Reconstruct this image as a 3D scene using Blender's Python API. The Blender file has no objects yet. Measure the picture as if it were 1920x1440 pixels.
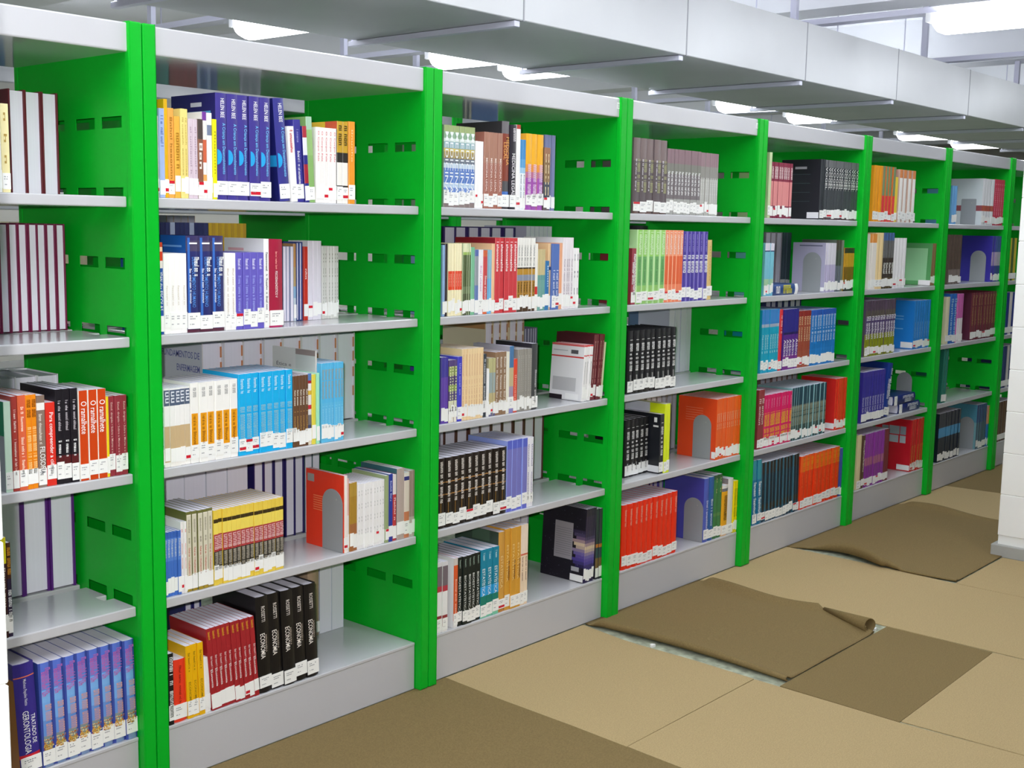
import bpy, math, random
from mathutils import Vector, Matrix
random.seed(7)
SC = bpy.context.scene
COL = SC.collection
# ------------------------------------------------------------------ camera
FPX, CAM = 2268.63, (-1.674, -2.6544, 1.4948)
YAW, PITCH, ROLL = .8561, -.1303, .0182
cy, sy, cp, sp = math.cos(YAW), math.sin(YAW), math.cos(PITCH), math.sin(PITCH)
FWD = Vector((sy*cp, cy*cp, sp)); R0 = Vector((cy, -sy, 0)); U0 = R0.cross(FWD)
RGT = R0*math.cos(ROLL) + U0*math.sin(ROLL); UPV = U0*math.cos(ROLL) - R0*math.sin(ROLL)
cam = bpy.data.cameras.new('camera'); cam.sensor_width = 36; cam.lens = FPX/1920*36
co = bpy.data.objects.new('camera', cam); COL.objects.link(co)
co.matrix_world = Matrix(((RGT.x, UPV.x, -FWD.x, CAM[0]), (RGT.y, UPV.y, -FWD.y, CAM[1]), (RGT.z, UPV.z, -FWD.z, CAM[2]), (0, 0, 0, 1)))
cam.clip_start = .05; cam.clip_end = 80
SC.camera = co
# ------------------------------------------------------------------ world, exposure, light strength
wd = bpy.data.worlds.new('world'); SC.world = wd; wd.use_nodes = True
wd.node_tree.nodes['Background'].inputs[0].default_value = (.85, .9, 1, 1)
wd.node_tree.nodes['Background'].inputs[1].default_value = .3
VS = SC.view_settings
SC.display_settings.display_device = 'sRGB'
VS.view_transform = 'Standard'; VS.look = 'None'; VS.gamma = 1; VS.use_curve_mapping = False
VS.exposure = 0.38
LAMP_EMIT = 10.5          # radiance of a fluorescent diffuser
FLASH_W = 165.0            # the flash of the photographer's camera
fl = bpy.data.lights.new('camera_flash', 'SPOT'); fl.energy = FLASH_W; fl.shadow_soft_size = .02; fl.color = (1, .985, .97)
fl.spot_size = math.radians(124); fl.spot_blend = 1.0
fo = bpy.data.objects.new('camera_flash', fl); COL.objects.link(fo)
fo.location = Vector(CAM) - RGT*.05 + UPV*.06
fo.rotation_euler = (FWD + Vector((0, 0, .14))).to_track_quat('-Z', 'Y').to_euler()

# ------------------------------------------------------------------ helpers
def lin(h):
    o = []
    for i in (0, 2, 4):
        c = int(h[i:i+2], 16)/255
        o.append(c/12.92 if c <= .04045 else ((c+.055)/1.055)**2.4)
    return tuple(o)

def mat(name, col, rough=.5, spec=.5, noise=None, bump=None, coat=0, metal=0, attr=False, emit=None):
    m = bpy.data.materials.new(name); m.use_nodes = True
    nt = m.node_tree; b = nt.nodes['Principled BSDF']
    c = lin(col) if isinstance(col, str) else col
    b.inputs['Base Color'].default_value = (*c, 1); b.inputs['Roughness'].default_value = rough
    b.inputs['Specular IOR Level'].default_value = spec; b.inputs['Metallic'].default_value = metal
    b.inputs['Coat Weight'].default_value = coat; b.inputs['Coat Roughness'].default_value = .08
    src = None
    if attr:
        a = nt.nodes.new('ShaderNodeAttribute'); a.attribute_name = 'col'; src = a.outputs['Color']
    if noise:                      # (scale, low factor, high factor, detail, stretch)
        tc = nt.nodes.new('ShaderNodeTexCoord'); n = nt.nodes.new('ShaderNodeTexNoise')
        mp = nt.nodes.new('ShaderNodeMapping'); mp.inputs['Scale'].default_value = noise[4] if len(noise) > 4 else (1, 1, 1)
        n.inputs['Scale'].default_value = noise[0]; n.inputs['Detail'].default_value = noise[3]
        mr = nt.nodes.new('ShaderNodeMapRange')
        mr.inputs[1].default_value = .3; mr.inputs[2].default_value = .7
        mr.inputs[3].default_value = noise[1]; mr.inputs[4].default_value = noise[2]
        mx = nt.nodes.new('ShaderNodeMix'); mx.data_type = 'RGBA'; mx.blend_type = 'MULTIPLY'; mx.inputs[0].default_value = 1
        nt.links.new(tc.outputs['Object'], mp.inputs[0]); nt.links.new(mp.outputs[0], n.inputs['Vector'])
        nt.links.new(n.outputs[0], mr.inputs[0]); nt.links.new(mr.outputs[0], mx.inputs[7])
        if src: nt.links.new(src, mx.inputs[6])
        else: mx.inputs[6].default_value = (*c, 1)
        src = mx.outputs[2]
    if src: nt.links.new(src, b.inputs['Base Color'])
    if bump:                       # (scale, strength, distance)
        tc = nt.nodes.new('ShaderNodeTexCoord'); n = nt.nodes.new('ShaderNodeTexNoise'); n.inputs['Scale'].default_value = bump[0]
        bp = nt.nodes.new('ShaderNodeBump'); bp.inputs['Strength'].default_value = bump[1]; bp.inputs['Distance'].default_value = bump[2]
        nt.links.new(tc.outputs['Object'], n.inputs['Vector']); nt.links.new(n.outputs[0], bp.inputs['Height']); nt.links.new(bp.outputs[0], b.inputs['Normal'])
    if emit:
        b.inputs['Emission Color'].default_value = (*emit[0], 1); b.inputs['Emission Strength'].default_value = emit[1]
    return m

GREEN = mat('green_paint', '02b428', .38, .22, bump=(420, .12, .0006))
GREY = mat('grey_enamel', 'c6c6cb', .15, .5, bump=(90, .03, .0005))
CANOPY = mat('canopy_enamel', 'c8c8cd', .055, .6)
GREYV = mat('grey_enamel_front', 'c4c4c9', .3, .5)
DUCT = mat('duct_sheet', 'd4d5d7', .42, .4, noise=(1.6, .93, 1.03, 3))
DUCTR = mat('duct_rail', 'd8d8ea', .35, .5)
SEAM = mat('duct_seam', 'a4a4aa', .5, .4)
STEEL = mat('bookend_steel', '969a9e', .42, .5)
WHITE = mat('white_paint', 'f2f2f0', .6, .3, noise=(3, .96, 1.0, 3))
BLOCK = mat('painted_block', 'f4f4f2', .55, .3, bump=(120, .15, .001))
CEIL = mat('ceiling_paint', 'eeeff4', .8, .2, noise=(.8, .92, 1.02, 3))
WALLM = mat('wall_paint', 'ebe6de', .8, .2)
SKIRT = mat('skirting', 'a8a8a4', .5, .4)
CONC = mat('bare_floor', '9a9f8c', .7, .3, noise=(26, .62, 1.5, 6), bump=(40, .2, .002))
LITE = mat('tan_board', 'b09a71', .85, .15, noise=(260, .82, 1.1, 6, (1, 1, 1)), bump=(300, .25, .0008))
DARK = mat('brown_board', '806d48', .85, .15, noise=(260, .8, 1.12, 6, (1, 1, 1)), bump=(300, .25, .0008))
BOOK = mat('printed_cover', 'ffffff', .36, .45, attr=True)
PAGE = mat('page_edges', 'ffffff', .85, .15, attr=True, noise=(1, .97, 1.01, 3, (500, 2, 2)))
LAMP = mat('lamp_diffuser', 'ffffff', .5, .3, emit=((.9, .95, 1), LAMP_EMIT))
LAMPB = mat('lamp_body', 'f0f0f4', .4, .4)
TAG = mat('paper_tag', 'f4f4f4', .6, .3)

class MB:
    """Collects faces with an optional colour each and links them as one mesh."""
    def __init__(s): s.v = []; s.f = []; s.c = []; s.mi = []
    def face(s, pts, c=None, mi=0):
        n = len(s.v); s.v += [tuple(p) for p in pts]; s.f.append(tuple(range(n, n+len(pts)))); s.c.append(c or (1, 1, 1)); s.mi.append(mi)
    def box(s, x0, x1, y0, y1, z0, z1, c=None, mi=0):
        n = len(s.v)
        s.v += [(x0, y0, z0), (x1, y0, z0), (x1, y1, z0), (x0, y1, z0), (x0, y0, z1), (x1, y0, z1), (x1, y1, z1), (x0, y1, z1)]
        for q in ((0, 3, 2, 1), (4, 5, 6, 7), (0, 1, 5, 4), (1, 2, 6, 5), (2, 3, 7, 6), (3, 0, 4, 7)):
            s.f.append(tuple(n+i for i in q)); s.c.append(c or (1, 1, 1)); s.mi.append(mi)
    def prism(s, poly, z0, z1, c=None):
        n = len(s.v); k = len(poly)
        s.v += [(x, y, z0) for x, y in poly] + [(x, y, z1) for x, y in poly]
        s.f.append(tuple(n+k-1-i for i in range(k))); s.f.append(tuple(n+k+i for i in range(k)))
        for i in range(k): s.f.append((n+i, n+(i+1) % k, n+k+(i+1) % k, n+k+i))
        s.c += [c or (1, 1, 1)]*(k+2); s.mi += [0]*(k+2)
    def tube(s, p, q, r, k=8, r2=None):
        p, q = Vector(p), Vector(q); d = (q-p).normalized(); a = d.orthogonal().normalized(); b = d.cross(a); n = len(s.v)
        for pt, rr in ((p, r), (q, r2 or r)):
            for i in range(k):
                t = 2*math.pi*i/k; s.v.append(tuple(pt + (a*math.cos(t)+b*math.sin(t))*rr))
        for i in range(k): s.f.append((n+i, n+(i+1) % k, n+k+(i+1) % k, n+k+i))
        s.f.append(tuple(n+k-1-i for i in range(k))); s.f.append(tuple(n+k+i for i in range(k)))
        s.c += [(1, 1, 1)]*(k+2); s.mi += [0]*(k+2)
    def mesh(s, name, mats, color=False):
        me = bpy.data.meshes.new(name); me.from_pydata(s.v, [], s.f)
        for m in mats: me.materials.append(m)
        if len(mats) > 1: me.polygons.foreach_set('material_index', s.mi)
        if color:
            at = me.color_attributes.new('col', 'FLOAT_COLOR', 'CORNER'); buf = []
            for f, c in zip(s.f, s.c): buf += [c[0], c[1], c[2], 1.0]*len(f)
            at.data.foreach_set('color', buf)
        me.update()
        return me
    def add(s, o, M):
        n = len(s.v); s.v += [tuple(M @ Vector(p)) for p in o.v]
        s.f += [tuple(n+i for i in f) for f in o.f]; s.c += o.c; s.mi += o.mi

def link(name, me, parent=None, loc=None, rot=None, bevel=0, seg=2):
    o = bpy.data.objects.new(name, me); COL.objects.link(o)
    if parent: o.parent = parent
    if loc: o.location = loc
    if rot: o.rotation_euler = rot
    if bevel:
        b = o.modifiers.new('bevel', 'BEVEL'); b.width = bevel; b.segments = seg; b.limit_method = 'ANGLE'
    return o
def part(name, mb, m, parent=None, **k): return link(name, mb.mesh(name, [m]), parent, **k)
def tag(o, label, cat, group=None):
    o['label'] = label; o['category'] = cat
    if group: o['group'] = group
    return o
def thing(name, label, cat, loc=(0, 0, 0), rot=(0, 0, 0), group=None):
    o = bpy.data.objects.new(name, None); COL.objects.link(o); o.location = loc; o.rotation_euler = rot; o.empty_display_size = .05
    return tag(o, label, cat, group)
def struct(o): o['kind'] = 'structure'; return o
def boxpart(name, m, parent, *b, **k):
    q = MB(); q.box(*b); return part(name, q, m, parent, **k)

ORD = 'first second third fourth fifth sixth seventh eighth ninth tenth eleventh twelfth thirteenth fourteenth fifteenth sixteenth'.split()
NUM = 'one two three four five six seven eight nine ten eleven twelve thirteen fourteen fifteen sixteen'.split()
SHELF = {1: 'top', 2: 'second', 3: 'third', 4: 'fourth', 5: 'bottom'}
SZ = {1: 1.548, 2: 1.203, 3: .857, 4: .511, 5: .16}
XS = [-1.0, 0, 1, 2.0011, 2.9974, 4.0315, 5.0602, 6.0841, 7.11]      # seams between the bays

# ------------------------------------------------------------------ room
o = boxpart('floor', CONC, None, -8, 24, -8, 9, -.1, 0); struct(o)
o = boxpart('ceiling', CEIL, None, -8, 24, -8, 9, 3.35, 3.5); struct(o)
for nm, b in (('wall_back', (-8, 24, 8.8, 9, 0, 3.35)), ('wall_front', (-8, 24, -8, -7.8, 0, 3.35)), ('wall_left', (-8, -7.8, -7.8, 8.8, 0, 3.35)), ('wall_right', (23.8, 24, -7.8, 8.8, 0, 3.35))):
    struct(boxpart(nm, WALLM, None, *b))
n = 0
for x in (-3.6, -.6, 2.4, 5.85, 8.9, 12.0, 15.1, 18.2):               # concrete beams across the aisles
    n += 1; struct(boxpart('trim_%d' % n, CEIL, None, x, x+.32, -7.8, 8.8, 2.95, 3.35))

def pillar(x0, x1, y0, y1, zt):
    """Painted block pillar: a mortar core that carries its blocks as parts."""
    core = struct(boxpart('pillar', WHITE, None, x0+.004, x1-.004, y0+.004, y1-.004, 0, zt))
    ny = max(1, round((y1-y0)/.4)); k = 0; z = .1
    while z < zt-.02:
        h = min(.195, zt-z); off = .0 if k % 2 == 0 else .5; w = (y1-y0)/ny
        cuts = sorted({y0, y1} | {y0+(i+off)*w for i in range(ny+1) if y0 < y0+(i+off)*w < y1})
        for a, b in zip(cuts, cuts[1:]):
            boxpart('block', BLOCK, core, x0, x1, a+.0012, b-.0012, z+.0012, z+h-.0012, bevel=.002, seg=1)
        z += h; k += 1
    boxpart('skirting_board', SKIRT, core, x0-.02, x1+.02, y0-.02, y1+.02, 0, .058, bevel=.004)
pillar(4.0, 4.35, -2.2, -.755, 3.35)
pillar(-1.305, -.945, -1.15, -.79, 3.35)

# ------------------------------------------------------------------ bookcase bays
def slot_levels(): return [1.7285-.1725*k for k in range(9)]
ZB = .0056            # the bays stand on the board sheets
def side_panel(x_in, sgn, top):
    """Sheet with six slots per row, folded outward (sgn) into flanges at both faces."""
    q = MB(); ys = [0]
    for a, b in ((.042, .134), (.166, .257), (.313, .404), (.436, .528)): ys += [a, b]
    ys.append(.57); zs = [ZB]
    for z in sorted(slot_levels()): zs += [z-.014, z+.014]
    zs.append(top); t = .0016*sgn
    for i in range(len(ys)-1):
        for j in range(len(zs)-1):
            if i % 2 == 1 and j % 2 == 1:
                y0, y1, z0, z1 = ys[i], ys[i+1], zs[j], zs[j+1]; a, b = x_in, x_in+t
                q.face([(a, y0, z0), (b, y0, z0), (b, y1, z0), (a, y1, z0)]); q.face([(a, y0, z1), (a, y1, z1), (b, y1, z1), (b, y0, z1)])
                q.face([(a, y0, z0), (a, y0, z1), (b, y0, z1), (b, y0, z0)]); q.face([(a, y1, z0), (b, y1, z0), (b, y1, z1), (a, y1, z1)])
                continue
            for xx in (x_in, x_in+t):
                q.face([(xx, ys[i], zs[j]), (xx, ys[i+1], zs[j]), (xx, ys[i+1], zs[j+1]), (xx, ys[i], zs[j+1])])
    return q
def flange(x_in, sgn, y0, y1, top):
    q = MB(); a, b = sorted((x_in-.0012*sgn, x_in+.0345*sgn)); q.box(a, b, y0, y1, ZB, top); return q

def shelf_poly(xa, xb, y0, y1, ny):
    P = [(xa, y0)]
    P += [(xb, y0), (xb, ny), (xb-.03, ny), (xb-.03, ny+.036), (xb, ny+.036), (xb, y1), (xa, y1), (xa, ny+.036), (xa+.03, ny+.036), (xa+.03, ny), (xa, ny)]
    return P
BAYNAMES = ['leftmost, cut by the picture edge', 'second from the left', 'third from the left', 'fourth from the left', 'fifth from the left', 'sixth from the left', 'seventh from the left', 'last sliver beside the white pillar']
def make_bay(x0, x1, y0, label, group, top=1.9638, canopy=(1.892, 1.961)):
    t = thing('bookcase_bay', label, 'bookcase', (x0, y0, 0), (0, 0, 0), group); W = x1-x0; xa, xb = .0365, W-.0365
    for x_in, s in ((xa-.0006, -1), (xb+.0006, 1)):
        p = part('side_panel', side_panel(x_in, s, top), GREEN, t)
        part('front_flange', flange(x_in, s, 0, .022, top), GREEN, p, bevel=.004, seg=3)
        part('back_flange', flange(x_in, s, .548, .57, top), GREEN, p, bevel=.004, seg=3)
    boxpart('canopy', CANOPY, t, .0195, W-.0195, .010, .56, canopy[0], canopy[1], bevel=.004)
    for k in (1, 2, 3, 4):
        q = MB(); q.prism(shelf_poly(xa+.001, xb-.001, .024, .266, .128), SZ[k]-.026, SZ[k]); part('shelf', q, GREY, t, bevel=.003)
        q = MB(); q.prism(shelf_poly(xa+.001, xb-.001, .298, .546, .406), SZ[k]-.026, SZ[k]); part('shelf', q, GREY, t, bevel=.003)
    boxpart('base_deck', GREY, t, xa+.001, xb-.001, .0265, .5435, .150, .16, bevel=.002)
    boxpart('kick_plate', GREYV, t, xa+.002, xb-.002, .028, .044, ZB, .1498)
    boxpart('kick_plate', GREYV, t, xa+.002, xb-.002, .526, .542, ZB, .1498)
    return t
bays = []
for i in range(8):
    b = make_bay(XS[i], XS[i+1], 0, 'green steel bookcase bay with grey shelves, ' + BAYNAMES[i], 'bookcase bays in the front row'); bays.append(b)
for i, (dx, tx) in ((2, (-.03, '')), (3, (-.03, ''))):
    w = XS[i+1]-XS[i]; q = MB(); q.box(w-.052, w-.03, .0088, .0098, 1.922, 1.944); part('label_tag', q, TAG, bays[i])
    q = MB()
    for k in range(3): q.box(w-.049, w-.034, .0085, .0088, 1.926+.005*k, 1.928+.005*k)
    part('tag_print', q, STEEL, bays[i])
XR = [.2, 1.2, 2.2, 3.2, 4.2, 5.2]
for i in range(5):
    make_bay(XR[i], XR[i+1], 2.0, 'green bookcase bay across the aisle behind, %s from left' % ORD[i], 'bookcase bays in the row behind', 2.085, (2.012, 2.082))

# ------------------------------------------------------------------ floor boards (loose protective sheets)
def sheet(label, poly, m, z0=.0004, z1=.0034):
    q = MB(); q.prism(poly, z0, z1); return tag(part('board_sheet', q, m), label, 'floor board', 'board sheets laid on the floor')
def rag(xf, ya, yb, n=14, amp=.006):
    return [(xf+random.uniform(-amp, amp), ya+(yb-ya)*i/n) for i in range(n+1)]
E1 = [(1.105, .024), (1.092, -.24), (1.088, -.52), (1.08, -.73), (1.074, -.9), (1.06, -1.5), (1.05, -2.3)]
sheet('dark brown board sheet in the near corner, under the second bay', [(-.9, .024), (-.9, -2.3)] + [(x-.004, y) for x, y in reversed(E1)], DARK, .001, .0052)
sheet('tan board sheet below the third bay, against the kick plate', E1[:4] + [(1.81, -.728), (1.82, -.49), (1.815, -.26), (1.82, -.17), (1.85, .024)], LITE)
sheet('tan board sheet in the foreground at the bottom edge', [(1.082, -.732)] + E1[4:] + [(1.84, -2.3), (1.82, -1.6), (1.80, -1.24), (1.808, -.732)], LITE)
sheet('brown square board sheet beyond the rolled corner', [(1.814, -.8235), (1.804, -1.2385), (2.637, -1.2245), (2.642, -.8235)], DARK)
sheet('tan board sheet right of the brown square', [(1.812, -1.24), (1.826, -1.6), (1.85, -2.3), (2.64, -2.3), (2.637, -1.226)], LITE)
sheet('tan board sheet between the two curled brown sheets', [(2.668, .024), (2.65, -.57), (2.645, -2.3), (3.40, -2.3), (3.40, -.79), (3.425, -.40), (3.43, .024)], LITE)
sheet('tan board sheet in front of the pillar skirting', [(3.404, -.795), (3.404, -2.3), (3.975, -2.3), (3.975, -.795)], LITE)
sheet('tan board sheet below the sixth bay', [(4.70, .024), (4.69, -.2), (4.66, -.35), (4.64, -.62), (4.6, -1.6), (5.40, -1.6), (5.40, -.29), (5.372, .024)], LITE)
sheet('farthest brown board sheet below the seventh bay', [(5.376, .024), (5.404, -.29), (5.41, -1.6), (6.6, -1.6), (6.6, .024)], DARK)

def curl_sheet(label, xl, xr, y0, y1, aL, aR, n=44):
    """A brown sheet whose long edges lift and roll; aL/aR give the lift along the edge."""
    rows = []
    for i in range(n+1):
        u = i/n; y = y0+(y1-y0)*u; x0, x1 = xl(u), xr(u); ramp = min(1, max(0, u-.03)*20); a, b = aL(u)*ramp, aR(u)*ramp
        L = [(.010, .010), (-.002, .012), (-.009, .024), (0, .035), (.014, .028), (.03, .009), (.06, .004)]
        row = [(x0+dx*min(1, .4+a), y, .0046+(z-.004)*a) for dx, z in L]
        row += [(x0+(x1-x0)*k/6, y, .0046+.0012*ramp*math.sin(9*y+k)) for k in range(1, 6)]
        row += [(x1-dx*min(1, .4+b), y, .0046+(z-.004)*b) for dx, z in reversed(L)]
        rows.append(row)
    q = MB(); m = len(rows[0])
    for r in rows: q.v += r
    for i in range(n):
        for j in range(m-1): q.f.append((i*m+j, i*m+j+1, (i+1)*m+j+1, (i+1)*m+j)); q.c.append((1, 1, 1)); q.mi.append(0)
    o = part('board_sheet', q, DARK)
    s = o.modifiers.new('thick', 'SOLIDIFY'); s.thickness = .003; s.offset = -1
    for p in o.data.polygons: p.use_smooth = True
    return tag(o, label, 'floor board', 'board sheets laid on the floor')
def rxC(u):
    y = .02-.84*u
    return 2.65-.03*math.sin(min(1, u/.66)*math.pi) if y > -.57 else 2.645-.12*(-.57-y)/.25
cs = curl_sheet('brown board sheet with rolled long edge below the fourth bay', lambda u: 1.862+.02*math.sin(u*3.1), rxC, .022, -.822,
    lambda u: .55+.45*math.sin(u*math.pi*.9+.5), lambda u: (.8+.25*math.sin(u*9)) if u < .66 else .25)
q = MB(); k, turns = 26, 1.25                                          # the rolled corner: a widening scroll
for s_, (p, r) in enumerate(((Vector((2.645, -.565, .012)), .007), (Vector((2.535, -.805, .030)), .027))):
    d = Vector((-.11, -.24, .018)).normalized(); a = Vector((0, 0, 1)); b = d.cross(a).normalized(); a = b.cross(d)
    for i in range(k+1):
        th = turns*2*math.pi*i/k; rr = r*(1-.28*i/k); q.v.append(tuple(p+(a*-math.cos(th)+b*math.sin(th))*rr))
for i in range(k): q.f.append((i, i+1, k+2+i, k+1+i)); q.c.append((1, 1, 1)); q.mi.append(0)
rc = part('rolled_corner', q, DARK, cs); sm = rc.modifiers.new('thick', 'SOLIDIFY'); sm.thickness = .003
for p in rc.data.polygons: p.use_smooth = True
q = MB()
for px_, py_ in ((2.02, -.42), (2.035, -.445)):
    q.face([(px_, py_, .0066), (px_+.05, py_+.006, .0068), (px_+.05, py_+.014, .012), (px_+.004, py_+.012, .011)])
part('torn_flap', q, DARK, cs)
curl_sheet('large brown board sheet with wavy lifted edge below the fifth bay', lambda u: 3.43+.05*math.sin(u*6.2)*(1 if u < .6 else .3), lambda u: 4.685+.022*math.sin(u*9), .022, -.79,
    lambda u: 1.9*max(0, math.sin(max(0, u-.12)*5.2))+.15 if u < .7 else .2, lambda u: .5+.4*math.sin(u*6))
q = MB(); random.seed(3)                                               # crumbs of dried adhesive on the bare strip
def chip(label, x, y, r):
    q = MB(); k = 7; P = [(x+math.cos(6.283*i/k)*r*random.uniform(.6, 1.2), y+math.sin(6.283*i/k)*r*random.uniform(.4, 1)) for i in range(k)]
    q.prism(P, .0002, .009); tag(part('plaster_chip', q, WHITE), label, 'debris')
chip('white plaster chip in the mouth of the rolled corner', 2.575, -.80, .018)
chip('small white crumb on the bare strip beside the rolled edge', 1.838, -.30, .012)

# ------------------------------------------------------------------ duct overhead
t = thing('air_duct', 'long pale sheet metal air duct hanging above the bookcases', 'duct', (0, .67, 2.325))
x = -1.44-2.42
while x < 13:
    boxpart('duct_segment', DUCT, t, x+.003, x+1.207, 0, .99, 0, .315, bevel=.003, seg=1)
    boxpart('seam_joint', SEAM, t, x+1.2055, x+1.2125, -.0015, .9915, -.0015, .3165)
    boxpart('support_bar', DUCTR, t, x+1.165, x+1.2, .012, 1.03, -.026, -.002, bevel=.002, seg=1)
    for yy in (-.028, 1.018):
        if yy > 0:
            q = MB(); q.tube((x+1.18, yy, -.02), (x+1.18, yy, 1.02), .005); part('hanger_rod', q, DUCTR, t)
    x += 1.21

# ------------------------------------------------------------------ lamps
def lamp_meshes():
    L, w, h = 1.24, .19, .066; prof = []
    n = 10
    for i in range(n+1):
        a = math.pi*i/n; prof.append((-w/2*math.cos(a), .05-(h+.05)*math.sin(a)**.6))
    q = MB(); st = ((0, .55, .35), (.02, .82, .75), (.06, 1, 1), (L-.06, 1, 1), (L-.02, .82, .75), (L, .55, .35)); m = n+1
    for y, sx, sz in st: q.v += [(px*sx, y, pz*sz) for px, pz in prof]
    for i in range(len(st)-1):
        for j in range(n): q.f.append((i*m+j, i*m+j+1, (i+1)*m+j+1, (i+1)*m+j)); q.c.append((1, 1, 1)); q.mi.append(0)
    q.f += [tuple(range(m-1, -1, -1)), tuple(range((len(st)-1)*m, len(st)*m))]; q.c += [(1, 1, 1)]*2; q.mi += [0]*2
    dif = q.mesh('diffuser', [LAMP])
    for p in dif.polygons: p.use_smooth = True
    q = MB(); q.box(-.068, .068, -.03, L+.03, .001, .05); body = q.mesh('lamp_body', [LAMPB])
    q = MB(); q.box(-.05, .05, -1.1, L+1.1, .052, .085); rail = q.mesh('mounting_rail', [DUCTR])
    q = MB(); q.box(-.05, .05, .02, L+1.1, .052, .085); rail2 = q.mesh('mounting_rail', [DUCTR])
    q = MB()
    q.tube((0, -.9, .085), (0, -.9, .6), .006); rod1 = q.mesh('hanger_rod', [DUCTR])
    q = MB(); q.box(-.016, .016, L+.86, L+.9, .085, .6); strap = q.mesh('hanger_strap', [DUCTR])
    return dif, body, rail, rod1, strap, rail2
LM = lamp_meshes()
def lamp(x, y, z, label, group, short=False):
    t = thing('ceiling_lamp', label, 'lamp', (x, y, z), (0, 0, 0), group)
    names = ('diffuser', 'lamp_body', 'mounting_rail', 'hanger_rod', 'hanger_strap')
    for nm, me in zip(names, LM) if not short else (('diffuser', LM[0]), ('lamp_body', LM[1]), ('mounting_rail', LM[5]), ('hanger_strap', LM[4])):
        o = bpy.data.objects.new(nm, me); COL.objects.link(o); o.parent = t
A1, A2, A3 = 'fluorescent lamps over the front aisle', 'fluorescent lamps behind the duct', 'added fluorescent lamps lighting the bookcase fronts'
for i, x in enumerate((-2.5, -.62, 1.28, 3.18)): lamp(x, -1.075, 2.66, '%s fluorescent lamp of the inner row, above the picture' % ORD[i], A1)
lamp(5.14, -1.075, 2.66, 'glowing fluorescent lamp in the top corner above the white pillar', A1)
for i, x in enumerate((7.1, 9.05)): lamp(x, -1.075, 2.66, '%s fluorescent lamp past the pillar, outside the picture' % ORD[i], A1)
for i, x in enumerate((-2.5, -.62, 1.28, 3.18)): lamp(x, -2.4, 2.66, '%s added fluorescent lamp of the outer row, above the picture, lighting the fronts' % ORD[i], A3)  # unseen outer row, added so fronts and canopies get more light from above
for i, (x, w) in enumerate(((1.01, 'at the left picture edge'), (2.46, 'above the second bay'), (3.95, 'above the third bay'), (4.64, 'close beside the lamp above the third bay'), (7.36, 'above the fifth bay'), (8.58, 'right of the lamp above the fifth bay'), (11.0, 'above the sixth bay'), (12.5, 'above the seventh bay'))):
    lamp(x, 1.68, 2.53, 'glowing fluorescent lamp behind the duct, ' + w, A2, True)
for i, x in enumerate((.5, 3.5, 6.5, 9.5, 12.5)): lamp(x, 6.2, 2.68, '%s added fluorescent lamp near the far wall, hidden, brightening the back ceiling' % ORD[i], 'added hidden lamps brightening the back ceiling')  # added lamp row, kept out of view, to lift the ceiling behind the duct

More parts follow.
